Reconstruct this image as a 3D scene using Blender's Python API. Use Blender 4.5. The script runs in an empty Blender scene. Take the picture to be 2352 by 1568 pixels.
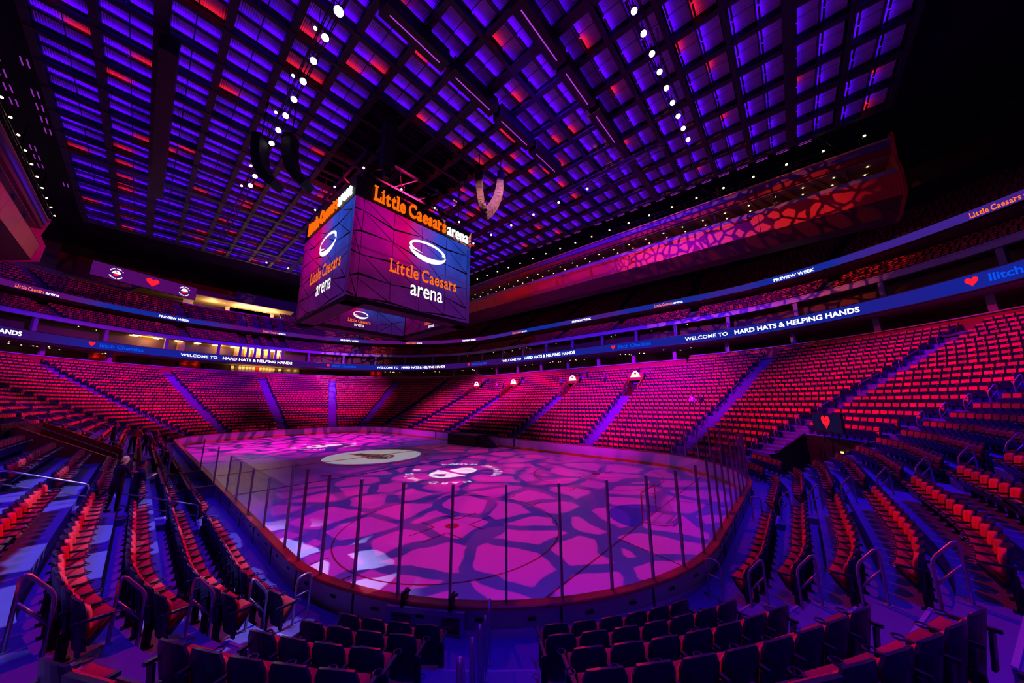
import bpy, bmesh, math, random
from mathutils import Vector, Matrix, Euler
random.seed(7)
PI = math.pi
D2R = PI/180
C = bpy.context.scene.collection
sc = bpy.context.scene

# ------------------------------------------------------------------ camera
CAM = Vector((-16.365, -32.962, 5.231))
YAW, PITCH, ROLL, FPX = 0.85237, 0.18846, -0.0043, 735.9
def cam_axes():
    f = Vector((math.sin(YAW)*math.cos(PITCH), math.cos(YAW)*math.cos(PITCH), math.sin(PITCH)))
    r = Vector((math.cos(YAW), -math.sin(YAW), 0)); u = r.cross(f)
    c, s = math.cos(ROLL), math.sin(ROLL)
    return c*r+s*u, -s*r+c*u, f
RX, UX, FX = cam_axes()
cd = bpy.data.cameras.new('camera'); cam = bpy.data.objects.new('camera', cd); C.objects.link(cam)
cd.sensor_width = 36; cd.lens = FPX/2352*36; cd.clip_start = .05; cd.clip_end = 400
cam.matrix_world = Matrix(((RX.x, UX.x, -FX.x, CAM.x), (RX.y, UX.y, -FX.y, CAM.y), (RX.z, UX.z, -FX.z, CAM.z), (0, 0, 0, 1)))
sc.camera = cam
def pix(P):
    d = Vector(P)-CAM; z = d.dot(FX)
    if z < .1: return None
    return 1176+FPX*d.dot(RX)/z, 784-FPX*d.dot(UX)/z, z

# ------------------------------------------------------------------ world, exposure, render quality
w = bpy.data.worlds.new('world'); sc.world = w; w.use_nodes = True
w.node_tree.nodes['Background'].inputs[0].default_value = (.01, .008, .05, 1)
w.node_tree.nodes['Background'].inputs[1].default_value = .12
sc.view_settings.view_transform = 'Standard'; sc.view_settings.look = 'None'
sc.view_settings.gamma = 1; sc.view_settings.use_curve_mapping = False
sc.view_settings.exposure = 0.0
cy = sc.cycles
cy.use_denoising = True
cy.max_bounces = 4; cy.diffuse_bounces = 2; cy.glossy_bounces = 2; cy.transmission_bounces = 2; cy.transparent_max_bounces = 12
cy.caustics_reflective = False; cy.caustics_refractive = False; cy.sample_clamp_indirect = 3

# ------------------------------------------------------------------ the house lights (moving heads hung on the trusses)
def spot(name, loc, target, color, watts, angle, blend=.6, gobo=None, radius=.12):
    L = bpy.data.lights.new(name, 'SPOT'); o = bpy.data.objects.new(name, L); C.objects.link(o)
    o.location = loc; d = Vector(target)-Vector(loc)
    o.rotation_euler = d.to_track_quat('-Z', 'Y').to_euler()
    L.color = color; L.energy = watts; L.spot_size = angle*D2R; L.spot_blend = blend; L.shadow_soft_size = radius
    if gobo:                                           # a patterned glass wheel in the fixture
        scale, lo, hi, seed = gobo[:4]
        L.use_nodes = True; nt = L.node_tree; N = nt.nodes
        em = N['Emission']; tc = N.new('ShaderNodeTexCoord'); sx = N.new('ShaderNodeSeparateXYZ')
        nt.links.new(tc.outputs['Normal'], sx.inputs[0])
        cb = N.new('ShaderNodeCombineXYZ')
        for i in 0, 1:
            dv = N.new('ShaderNodeMath'); dv.operation = 'DIVIDE'
            nt.links.new(sx.outputs[i], dv.inputs[0]); nt.links.new(sx.outputs[2], dv.inputs[1]); nt.links.new(dv.outputs[0], cb.inputs[i])
        cb.inputs[2].default_value = seed
        nz = N.new('ShaderNodeTexNoise'); nz.inputs['Scale'].default_value = scale*1.3
        mx = N.new('ShaderNodeMixRGB'); mx.blend_type = 'ADD'; mx.inputs[0].default_value = .35/scale
        nt.links.new(cb.outputs[0], nz.inputs['Vector']); nt.links.new(cb.outputs[0], mx.inputs[1]); nt.links.new(nz.outputs['Color'], mx.inputs[2])
        vo = N.new('ShaderNodeTexVoronoi'); vo.feature = gobo[4] if len(gobo) > 4 else 'DISTANCE_TO_EDGE'; vo.inputs['Scale'].default_value = scale
        nt.links.new(mx.outputs[0], vo.inputs['Vector'])
        mr = N.new('ShaderNodeMapRange'); mr.inputs[1].default_value = lo; mr.inputs[2].default_value = hi
        mr.interpolation_type = 'SMOOTHSTEP'
        nt.links.new(vo.outputs['Distance'], mr.inputs[0]); nt.links.new(mr.outputs[0], em.inputs['Strength'])
    return o
VIOLET = (.07, .0, 1.0); PINK = (1, .0, .30); ROSE = (1, .0, .14); RED = (1, .015, .015); LILAC = (.50, .42, 1)
K = 1000
# ice: violet flood and overlapping cracked-glass pink patterns
spot('ice_flood', (0, -18, 31), (0, -18, 0), VIOLET, 8*K, 70, .8)
spot('ice_flood', (0, 10, 31), (0, 10, 0), VIOLET, 8*K, 80, .8)
for loc, tgt, col, pw, sd in [((-6, -20, 28), (-1, -19, 0), PINK, 19*K, 1.3), ((7, -6, 28), (1, -9, 0), ROSE, 14*K, 4.1),
                             ((-4, 6, 28), (0, 6, 0), PINK, 20*K, 7.7), ((3, 22, 28), (0, 20, 0), (1, 0, .5), 52*K, 9.2)]:
    spot('ice_pattern', loc, tgt, col, pw, 62, .7, (11, .09, .12, sd), .02)
spot('centre_circle_light', (0, 0, 13), (0, 0, 0), (1, .97, .86), 3.2*K, 2*math.atan(4.62/13)/D2R, .03, None, .01)
# bowl: magenta thrown across the ice on the seats, violet from above on the steps
for loc, tgt, col, pw, an in [((-12, -23, 28), (25, -17, 6), (1, 0, 1), 200*K, 38), ((-12, 12, 28), (25, 12, 6), (1, 0, .8), 150*K, 40), ((-1, -21, 28), (26, 2, 6.5), (1, 0, .9), 90*K, 30), ((11, 2, 28.5), (27, 3, 7), (1, 0, .8), 22*K, 52),
                              ((9, 9, 28), (10, 46, 6), (1, 0, .7), 90*K, 44), ((-9, 9, 28), (-18, 42, 6), (1, 0, .6), 90*K, 46),
                              ((2, -18, 28), (19, -38.5, 6), (1, 0, .2), 62*K, 46), ((12, 14, 28), (-22, 14, 5), (1, 0, .3), 70*K, 40),
                              ((13, -10, 28), (-20.5, -23.5, 4.2), (1, .01, .02), 56*K, 27), ((14, -2, 28), (-10, -39.5, 5), (1, .01, .02), 60*K, 27)]:
    spot('bowl_wash', loc, tgt, col, pw, an, .9)
for loc, tgt, pw, an in [((22, -14, 31), (29, -14, 7), 44*K, 60), ((22, 12, 31), (29, 12, 7), 40*K, 60), ((8, 36, 31), (11, 46, 7), 34*K, 62), ((-10, 36, 31), (-15, 45, 7), 34*K, 62), ((-23, 14, 31), (-25, 14, 5), 20*K, 60),
                     ((-21, -13, 31), (-22, -15, 3), 34*K, 50), ((-15, -36, 31), (-16, -36, 3), 26*K, 52), ((4, -38, 31), (5, -40, 3), 36*K, 54), ((18, -36, 31), (21, -38, 4), 36*K, 60)]:
    spot('step_wash', loc, tgt, VIOLET, pw, an, .9)
spot('floor_pattern', (-4, -24, 29), (-17.5, -20, 2.5), LILAC, 44*K, 34, .4, (14, .16, .19, 3.3), .02)
# upper tiers
spot('upper_pattern', (-10, -18, 27), (30, -27, 25), (1, .12, .1), 60*K, 40, .5, (36, .09, .13, 5.5), .02)
spot('upper_pattern', (6, -18, 27), (6, 62, 24), (1, .25, .3), 130*K, 40, .5, (34, .05, .09, 2.2), .02)
spot('tier_wash', (-8, -21, 30), (38, -14, 18), (.12, 0, 1), 110*K, 60, .9)
spot('tier_wash', (8, 8, 30), (2, 60, 18), (.12, 0, 1), 90*K, 60, .9)
spot('tier_wash', (-8, 8, 30), (-36, 46, 18), (.12, 0, 1), 60*K, 50, .9)
spot('upper_wash', (-8, 0, 27), (36, -10, 22), RED, 20*K, 80, .9)
spot('upper_wash', (0, -10, 27), (-20, 55, 22), (1, .02, .1), 40*K, 60, .9)

# ------------------------------------------------------------------ helpers
MATS = {}
def mat(name, col, rough=.6, metal=0, emit=None, es=1, spec=.5, bump=None, noise=None):
    if name in MATS: return MATS[name]
    m = bpy.data.materials.new(name); m.use_nodes = True; nt = m.node_tree; b = nt.nodes['Principled BSDF']
    b.inputs['Base Color'].default_value = (*col, 1); b.inputs['Roughness'].default_value = rough; b.inputs['Metallic'].default_value = metal
    b.inputs['Specular IOR Level'].default_value = spec
    if emit: b.inputs['Emission Color'].default_value = (*emit, 1); b.inputs['Emission Strength'].default_value = es
    if noise:
        sc_, amt = noise
        tc = nt.nodes.new('ShaderNodeTexCoord'); nz = nt.nodes.new('ShaderNodeTexNoise'); nz.inputs['Scale'].default_value = sc_; nz.inputs['Detail'].default_value = 5
        mx = nt.nodes.new('ShaderNodeMixRGB'); mx.inputs[1].default_value = (*[c*(1-amt) for c in col], 1); mx.inputs[2].default_value = (*[min(1, c*(1+amt)) for c in col], 1)
        nt.links.new(tc.outputs['Object'], nz.inputs['Vector']); nt.links.new(nz.outputs['Fac'], mx.inputs[0]); nt.links.new(mx.outputs[0], b.inputs['Base Color'])
    MATS[name] = m; return m
def emat(name, col, s):
    if name in MATS: return MATS[name]
    m = bpy.data.materials.new(name); m.use_nodes = True; nt = m.node_tree
    for n in list(nt.nodes):
        if n.type == 'BSDF_PRINCIPLED': nt.nodes.remove(n)
    e = nt.nodes.new('ShaderNodeEmission'); e.inputs[0].default_value = (*col, 1); e.inputs[1].default_value = s
    nt.links.new(e.outputs[0], nt.nodes['Material Output'].inputs[0]); MATS[name] = m; return m
class MB:
    def __init__(s): s.v = []; s.f = []; s.m = []; s.cur = 0
    def add(s, vs, fs):
        b = len(s.v); s.v += [tuple(q) for q in vs]; s.f += [tuple(b+i for i in q) for q in fs]; s.m += [s.cur]*len(fs); return s
    def box(s, x0, x1, y0, y1, z0, z1, M=None):
        vs = [Vector(q) for q in ((x0,y0,z0),(x1,y0,z0),(x1,y1,z0),(x0,y1,z0),(x0,y0,z1),(x1,y0,z1),(x1,y1,z1),(x0,y1,z1))]
        if M: vs = [M@q for q in vs]
        return s.add(vs, [(0,3,2,1),(4,5,6,7),(0,1,5,4),(1,2,6,5),(2,3,7,6),(3,0,4,7)])
    def hexa(s, vs): return s.add(vs, [(0,3,2,1),(4,5,6,7),(0,1,5,4),(1,2,6,5),(2,3,7,6),(3,0,4,7)])
    def quad(s, a, b, c, d): return s.add([a, b, c, d], [(0,1,2,3)])
    def beam(s, a, b, w, h=None, up=(0,0,1)):
        a = Vector(a); b = Vector(b); h = h or w; d = (b-a).normalized(); u = Vector(up)
        if abs(d.dot(u)) > .95: u = Vector((1,0,0))
        r = d.cross(u).normalized()*w/2; u = r.cross(d).normalized()*h/2
        return s.hexa([a-r-u, a+r-u, b+r-u, b-r-u, a-r+u, a+r+u, b+r+u, b-r+u])
    def tube(s, pts, r, n=6, closed=False):
        pts = [Vector(q) for q in pts]; k = len(pts); rings = []; prev = None
        for i, q in enumerate(pts):
            if closed: d = (pts[(i+1) % k]-pts[i-1])
            else: d = pts[min(i+1, k-1)]-pts[max(i-1, 0)]
            d.normalize(); u = Vector((0,0,1)) if abs(d.z) < .9 else Vector((1,0,0))
            if prev is not None and abs(prev.dot(d)) < .95: u = prev
            x = d.cross(u).normalized(); y = x.cross(d).normalized(); prev = y
            rr = r[i] if isinstance(r, (list, tuple)) else r
            rings.append([q+x*(rr*math.cos(2*PI*j/n))+y*(rr*math.sin(2*PI*j/n)) for j in range(n)])
        vs = [v for g in rings for v in g]; fs = []
        for i in range(k if closed else k-1):
            a = i*n; b = ((i+1) % k)*n
            fs += [(a+j, a+(j+1) % n, b+(j+1) % n, b+j) for j in range(n)]
        if not closed: fs += [tuple(range(n-1, -1, -1)), tuple((k-1)*n+j for j in range(n))]
        return s.add(vs, fs)
    def prism(s, poly, M, depth):               # polygon in local xy extruded along local z
        n = len(poly); vs = [M@Vector((x, y, 0)) for x, y in poly]+[M@Vector((x, y, depth)) for x, y in poly]
        return s.add(vs, [tuple(range(n-1, -1, -1)), tuple(range(n, 2*n))]+[(i, (i+1) % n, n+(i+1) % n, n+i) for i in range(n)])
    def disc(s, c, n, r, k=16, thick=.02):
        c = Vector(c); n = Vector(n).normalized(); q = n.to_track_quat('Z', 'Y').to_matrix().to_4x4(); q.translation = c
        return s.prism([(r*math.cos(2*PI*i/k), r*math.sin(2*PI*i/k)) for i in range(k)], q, thick)
    def mesh(s, name, mats):
        me = bpy.data.meshes.new(name); me.from_pydata(s.v, [], s.f)
        for m in (mats if isinstance(mats, (list, tuple)) else [mats]): me.materials.append(m)
        if any(s.m): me.polygons.foreach_set('material_index', s.m)
        me.update(); return me
    def build(s, name, mats, parent=None, smooth=False):
        me = s.mesh(name, mats)
        if smooth: me.polygons.foreach_set('use_smooth', [True]*len(me.polygons))
        return obj(name, me, parent)
def obj(name, me, parent=None, loc=None, rz=None):
    o = bpy.data.objects.new(name, me); C.objects.link(o)
    if parent: o.parent = parent
    if loc is not None: o.location = loc
    if rz is not None: o.rotation_euler = (0, 0, rz)
    return o
def tag(o, label=None, cat=None, group=None, kind=None):
    if label: o['label'] = label
    if cat: o['category'] = cat
    if group: o['group'] = group
    if kind: o['kind'] = kind
    return o
def thing(name, label, cat, loc=(0,0,0), rz=0, group=None, kind=None):
    return tag(obj(name, None, None, loc, rz), label, cat, group, kind)
ORD = 'first second third fourth fifth sixth seventh eighth ninth tenth eleventh twelfth thirteenth fourteenth fifteenth sixteenth seventeenth eighteenth nineteenth twentieth'.split()
def nth(i):
    return ORD[i] if i < 20 else 'twenty-'+ORD[i-20] if i < 29 else 'thirtieth' if i == 29 else 'thirty-'+ORD[i-30]

# ------------------------------------------------------------------ plan: everything is set out on curves parallel to the rink boards
HX, HY, CR = 12.95, 30.48, 8.53
SX, SY = HX-CR, HY-CR                      # 4.42, 21.95
def segs(d):
    R = CR+d; c = PI/2*R
    return [2*SY, c, 2*SX, c, 2*SY, c, 2*SX, c]
def P(t, d):
    "point and outward angle at station t (0..8) on the curve d metres outside the boards"
    t %= 8; k = int(t); f = t-k; R = CR+d
    if k == 0: return HX+d, -SY+2*SY*f, 0.
    if k == 1: a = f*PI/2; return SX+R*math.cos(a), SY+R*math.sin(a), a
    if k == 2: return SX-2*SX*f, HY+d, PI/2
    if k == 3: a = PI/2+f*PI/2; return -SX+R*math.cos(a), SY+R*math.sin(a), a
    if k == 4: return -HX-d, SY-2*SY*f, PI
    if k == 5: a = PI+f*PI/2; return -SX+R*math.cos(a), -SY+R*math.sin(a), a
    if k == 6: return -SX+2*SX*f, -HY-d, 1.5*PI
    a = 1.5*PI+f*PI/2; return SX+R*math.cos(a), -SY+R*math.sin(a), a
def s_of(t, d):
    L = segs(d); k = int(t) if t < 8 else 7; return sum(L[:k])+(t-k)*L[k]
def t_of(s, d):
    L = segs(d); tot = sum(L); s %= tot; k = 0
    while s > L[k]: s -= L[k]; k += 1
    return k+s/L[k]
def stations(t0, t1, step=3.0, extra=()):
    "station list with fine steps round the corners"
    out = {t0, t1}; k = math.floor(t0)
    while k < t1:
        n = 30 if k % 2 else (6 if k % 4 == 0 else 2)
        for i in range(n+1):
            q = k+i/n
            if t0 < q < t1: out.add(q)
        k += 1
    for e in extra:
        if t0 < e < t1: out.add(e)
    return sorted(out)
def sweep(mb, prof, t0=0, t1=8, caps=True):
    "closed polygon profile of (d, z) swept along the plan curve"
    ts = stations(t0, t1); n = len(prof); loop = (t0 == 0 and t1 == 8)
    if loop: ts = ts[:-1]
    vs = []
    for t in ts:
        for d, z in prof:
            x, y, _ = P(t, d); vs.append((x, y, z))
    fs = []
    for i in range(len(ts) if loop else len(ts)-1):
        a = i*n; b = ((i+1) % len(ts))*n
        fs += [(a+j, b+j, b+(j+1) % n, a+(j+1) % n) for j in range(n)]
    if not loop and caps: fs += [tuple(range(n)), tuple((len(ts)-1)*n+j for j in range(n-1, -1, -1))]
    return mb.add(vs, fs)
def rect(d0, d1, z0, z1): return [(d0, z0), (d0, z1), (d1, z1), (d1, z0)]
def frame_at(t, d, z=0):
    "matrix: local x along +t tangent, local y outward, z up"
    x, y, a = P(t, d); n = Vector((math.cos(a), math.sin(a), 0)); tg = Vector((-math.sin(a), math.cos(a), 0))
    return Matrix(((tg.x, n.x, 0, x), (tg.y, n.y, 0, y), (0, 0, 1, z), (0, 0, 0, 1)))
def seat_t(x=None, y=None, side=None, ang=None):
    if side == 'E': return (y+SY)/(2*SY)
    if side == 'W': return 4+(SY-y)/(2*SY)
    if side == 'N': return 2+(SX-x)/(2*SX)
    if side == 'S': return 6+(x+SX)/(2*SX)
    a = ang % 360
    k = int(a//90); return {0: 1, 1: 3, 2: 5, 3: 7}[k]+(a-90*k)/90
def zrow(i): return .55+.4026*i+.00146*i*i
ROWD = .905
def dback(i): return 1.4+ROWD*i
RIS = .22                                  # the riser stands this far behind the seat backs

# ------------------------------------------------------------------ materials
CONC = mat('blue_lit_concrete', (.10, .10, .34), .55, noise=(.7, .18))  # grey concrete with the blue of the overhead light mixed into its colour
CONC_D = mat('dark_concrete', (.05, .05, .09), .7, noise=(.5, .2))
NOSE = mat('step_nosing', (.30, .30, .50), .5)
NAVY = mat('navy_plastic', (.012, .013, .05), .38)
REDF = mat('red_fabric', (.66, .03, .036), .75)
def vary(m):                               # random tone per cover stands in for light on differently folded seats
    nt = m.node_tree; b = nt.nodes['Principled BSDF']; oi = nt.nodes.new('ShaderNodeObjectInfo'); rp = nt.nodes.new('ShaderNodeValToRGB')
    rp.color_ramp.elements[0].color = (.40, .018, .024, 1); rp.color_ramp.elements[1].color = (.72, .034, .040, 1)
    nt.links.new(oi.outputs['Random'], rp.inputs[0]); nt.links.new(rp.outputs[0], b.inputs['Base Color'])
vary(REDF)
STEEL = mat('brushed_steel', (.42, .38, .52), .32, .75)
WHITE = mat('white_board', (.72, .70, .76), .35)
CAPR = mat('red_cap_rail', (.42, .045, .035), .4, noise=(3, .25))
KICK = mat('yellow_kick_plate', (.70, .42, .02), .45)
BLACK = mat('black_paint', (.006, .006, .010), .6)
BLACKS = mat('black_steel', (.010, .009, .018), .45, .3)
REDW = mat('red_wall', (.26, .014, .02), .6)
BROWN = mat('brown_wall', (.10, .045, .035), .7)
TAN = mat('tan_soffit', (.42, .30, .20), .7)
TANW = mat('tan_wall', (.36, .27, .15), .7)
LEDGE = mat('pale_ledge', (.38, .33, .60), .5)
GOLD = emat('warm_light', (1, .62, .16), 2.6)
BULB = emat('bulb', (1, .72, .32), 10)
def glass_mat():
    m = bpy.data.materials.new('rink_glass'); m.use_nodes = True; nt = m.node_tree; N = nt.nodes
    N.remove(N['Principled BSDF']); out = N['Material Output']
    tr = N.new('ShaderNodeBsdfTransparent'); tr.inputs[0].default_value = (.92, .93, .95, 1)
    gl = N.new('ShaderNodeBsdfGlossy'); gl.inputs['Roughness'].default_value = .03
    lw = N.new('ShaderNodeLayerWeight'); lw.inputs[0].default_value = .5
    pw_ = N.new('ShaderNodeMath'); pw_.operation = 'POWER'; pw_.inputs[1].default_value = 4; nt.links.new(lw.outputs['Facing'], pw_.inputs[0])
    fr = N.new('ShaderNodeMath'); fr.operation = 'MULTIPLY_ADD'; fr.inputs[1].default_value = .30; fr.inputs[2].default_value = .025; nt.links.new(pw_.outputs[0], fr.inputs[0])
    mx = N.new('ShaderNodeMixShader'); nt.links.new(fr.outputs[0], mx.inputs[0]); nt.links.new(tr.outputs[0], mx.inputs[1]); nt.links.new(gl.outputs[0], mx.inputs[2])
    nt.links.new(mx.outputs[0], out.inputs[0]); return m
GLASS = glass_mat()

# ================================================================== SETTING
def plan_poly(d, n=12):
    pts = []
    for k in range(4):
        for i in range(n+1):
            x, y, _ = P(2*k+1+i/n, d); pts.append((x, y))
    return pts
# ---- ice sheet with its painted lines
ICE = mat('ice', (.80, .82, .86), .30, spec=.22, noise=(.6, .05))
mb = MB(); pp = plan_poly(.02); mb.add([(x, y, 0) for x, y in pp], [tuple(range(len(pp)))])
ice = tag(mb.build('floor_ice', ICE), 'sheet of ice lit in pink and violet patterns', None, None, 'structure')
LRED = mat('line_red', (.35, .01, .03), .4); LBLUE = mat('line_blue', (.015, .02, .30), .4); CREASE = mat('crease_blue', (.06, .25, .75), .4)
def halfw(y):                                   # half width of the sheet at y
    q = abs(y)-SY
    return HX if q <= 0 else SX+math.sqrt(max(0, CR*CR-q*q))
ZL = .006
def strip(name, y, wd, m):
    b = MB(); h = halfw(abs(y)+wd/2)-.03; b.box(-h, h, y-wd/2, y+wd/2, .001, ZL); return b.build(name, m, ice)
strip('centre_line', 0, .30, LRED)
for s in (-1, 1): strip('blue_line', s*7.62, .30, LBLUE); strip('goal_line', s*27.13, .06, LRED)
def ring(b, cx, cy, r0, r1, n=64, a0=0, a1=2*PI, z=ZL):
    full = a1-a0 > 6.2; k = n if full else n+1
    vs = []
    for i in range(k):
        a = a0+(a1-a0)*i/n; vs += [(cx+r0*math.cos(a), cy+r0*math.sin(a), z), (cx+r1*math.cos(a), cy+r1*math.sin(a), z)]
    b.add(vs, [(2*i, 2*i+1, (2*i+3) % (2*k), (2*i+2) % (2*k)) for i in range(n)])
def spotdisc(b, cx, cy, r, n=28, z=ZL): b.add([(cx+r*math.cos(2*PI*i/n), cy+r*math.sin(2*PI*i/n), z) for i in range(n)], [tuple(range(n))])
for sx in (-1, 1):
    for sy in (-1, 1):
        cx, cy_ = sx*6.71, sy*21.03
        b = MB(); ring(b, cx, cy_, 4.545, 4.60)
        for q in (-1, 1):                            # hash marks outside the circle
            for e in (-.9, .9): b.box(cx+q*4.60, cx+q*5.2, cy_+e-.03, cy_+e+.03, .001, ZL)
        b.build('faceoff_circle', LRED, ice)
        b = MB(); spotdisc(b, cx, cy_, .30); b.build('faceoff_dot', LRED, ice)
        b = MB()                                     # the L marks round the dot
        for qx in (-1, 1):
            for qy in (-1, 1):
                b.box(min(cx+qx*.6, cx+qx*1.8), max(cx+qx*.6, cx+qx*1.8), cy_+qy*.45-.03, cy_+qy*.45+.03, .001, ZL)
                b.box(cx+qx*.6-.03, cx+qx*.6+.03, min(cy_+qy*.45, cy_+qy*1.35), max(cy_+qy*.45, cy_+qy*1.35), .001, ZL)
        b.build('faceoff_mark', LRED, ice)
        b = MB(); spotdisc(b, sx*6.71, sy*6.1, .30); b.build('neutral_dot', LRED, ice)
for sy in (-1, 1):
    b = MB(); n = 20
    vs = [(1.22*0, sy*27.1, ZL-.001)]+[(1.83*math.cos(PI*i/n), sy*27.1-sy*1.83*math.sin(PI*i/n), ZL-.001) for i in range(n+1)]
    b.add(vs, [(0, i+1, i+2) for i in range(n)]); b.build('goal_crease', CREASE, ice)
    b = MB()
    for q in (-1, 1): b.beam((q*3.35, sy*27.13, .004), (q*4.27, sy*30.4, .004), .05, .004)
    b.build('trapezoid_line', LRED, ice)
# ---- boards: panels, cap rail, kick plate; glass on the near end only
boards = tag(obj('dasher_boards', None), 'white rink boards with red cap rail all round the ice', None, None, 'structure')
PAN = 2.44; tot = sum(segs(0)); npan = 68
for i in range(npan):
    t0, t1 = t_of(tot*i/npan+.004, 0), t_of(tot*(i+1)/npan-.004, 0)
    if t1 < t0: t1 += 8
    b = MB(); sweep(b, rect(.0, .10, .22, 1.04), t0, t1); b.build('board_panel', WHITE, boards)
b = MB(); sweep(b, rect(-.02, .0, .0, .22)); sweep(b, rect(.0, .08, .0, .22)); b.build('kick_plate', KICK, boards)
b = MB(); sweep(b, [(-.03, 1.05), (-.03, 1.09), (-.01, 1.11), (.20, 1.11), (.22, 1.09), (.22, 1.05)]); b.build('cap_rail', CAPR, boards)
HATCH = mat('black_hatch', (.01, .01, .015), .5)
for i in range(0, npan):
    t = t_of(tot*(i+.5)/npan, 0)
    if 4.6 < t < 7.4:                                # latch plates and frame posts on the outer side
        M = frame_at(t, .10)
        b = MB()
        for q in (-.55, .55): b.box(q-.09, q+.09, 0, .015, .78, .83, M)
        b.build('latch_plate', HATCH, boards)
        M = frame_at(t_of(tot*i/npan, 0), .10); b = MB(); b.box(-.02, .02, 0, .02, .0, 1.04, M); b.build('frame_post', HATCH, boards)
b = MB(); M = frame_at(seat_t(y=7.62, side='E'), 0)
for yy in (-7.62, 7.62): b.box(HX-.012, HX-.002, yy-.15, yy+.15, .22, 1.04)
b.build('blue_line_mark', LBLUE, boards)
POSTM = mat('stanchion_alu', (.30, .24, .38), .4, .6)
sA, sB, sC = s_of(seat_t(y=-11.6, side='W'), .06), s_of(seat_t(y=-21.2, side='W'), .06), s_of(7.96, .06)
gs = [(sA+(sB-sA)*i/4, 2.75) for i in range(4)]; nn_ = int((sC-sB)/1.18); gs += [(sB+(sC-sB)*i/nn_, 3.48) for i in range(nn_+1)]
for i, (s, zt) in enumerate(gs):
    M = frame_at(t_of(s, .06), .06)
    b = MB(); b.box(-.025, .025, -.03, .03, 1.11, zt-.06, M); b.build('stanchion', POSTM, boards)
    if i < len(gs)-1:
        M2 = frame_at(t_of(gs[i+1][0], .06), .06); a0 = M@Vector((.03, -.006, 0)); a1 = M@Vector((.03, .006, 0)); c0 = M2@Vector((-.03, -.006, 0)); c1 = M2@Vector((-.03, .006, 0))
        b = MB(); zz0, zz1 = 1.11, zt
        U = lambda v, z: Vector((v.x, v.y, z))
        b.hexa([U(a0, zz0), U(c0, zz0), U(c1, zz0), U(a1, zz0), U(a0, zz1), U(c0, zz1), U(c1, zz1), U(a1, zz1)]); b.build('glass_pane', GLASS, boards)

# ---- aisles and openings in the lower bowl (stations)
AIS = {}
for n_, t_ in dict(SE18=seat_t(ang=-18), E16=seat_t(y=-16.3, side='E'), E6=seat_t(y=-6.2, side='E'), E_6=seat_t(y=6.4, side='E'), E_16=seat_t(y=16.5, side='E'),
                  NE17=seat_t(ang=17), NE45=seat_t(ang=44), NE72=seat_t(ang=72.5), N0=seat_t(x=0, side='N'), NW17=seat_t(ang=108.5), NW45=seat_t(ang=136), NW72=seat_t(ang=163),
                  W16=seat_t(y=16, side='W'), W6=seat_t(y=5.5, side='W'), W_6=seat_t(y=-5, side='W'), W_15=seat_t(y=-15.4, side='W'),
                  SW15=seat_t(ang=200.2), SW42=seat_t(ang=221), SW75=seat_t(ang=251), S0=seat_t(x=.5, side='S'), SE75=seat_t(ang=-71), SE45=seat_t(ang=-46)).items(): AIS[n_] = t_ % 8
AORD = sorted(AIS, key=lambda k: AIS[k])
EDGE = {'SW15': (seat_t(ang=196.4), seat_t(ang=204.0)), 'SW42': (seat_t(ang=216.6), seat_t(ang=225.4)), 'SW75': (seat_t(ang=245.9), seat_t(ang=256.4))}   # seat-free wedge of the near aisles
RAILT = {'SW15': seat_t(ang=193.9), 'SW75': seat_t(ang=255.9)}
AW = {'SW15': 1.6, 'SW42': 1.8, 'SW75': 2.0}
NROW = 24
def nrows(t):                                        # the straight sides stop two rows lower
    t %= 8; return 22 if (0.0 <= t <= 1 or 4 <= t <= 5) else 24
# openings: (t0, t1, first row, last row)
HOLES = [(seat_t(ang=-69), seat_t(ang=-50), 2, 5), (seat_t(y=2.0, side='W'), seat_t(y=-4.6, side='W'), 3, 6)]
for n_ in ('E16', 'E6', 'E_6', 'E_16'):
    HOLES.append((AIS[n_]-.022, AIS[n_]+.022, 14, 17))
def inhole(t, i): return any(a <= t % 8 <= b and r0 <= i <= r1 for a, b, r0, r1 in HOLES)
terr = tag(obj('seating_terrace', None), 'stepped concrete terrace of the lower bowl', None, None, 'structure')
cuts = sorted({q for h in HOLES for q in h[:2]}|{0, 1, 4, 5})
for i in range(NROW):
    b = MB(); d0 = .22 if i == 0 else dback(i-1)+RIS; d1 = dback(i)+RIS; z1 = zrow(i); z0 = 0 if i == 0 else zrow(i-1)
    ts = stations(0, 8, extra=cuts)
    for a, c in zip(ts[:-1], ts[1:]):
        m_ = (a+c)/2
        if i >= nrows(m_) or inhole(m_, i): continue
        A0, A1, B0, B1 = P(a, d0), P(a, d1), P(c, d0), P(c, d1)
        b.quad((*A0[:2], z1), (*A1[:2], z1), (*B1[:2], z1), (*B0[:2], z1))
        b.quad((*A0[:2], z0-.02), (*A0[:2], z1), (*B0[:2], z1), (*B0[:2], z0-.02))
    b.build('tread', CONC, terr)
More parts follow.
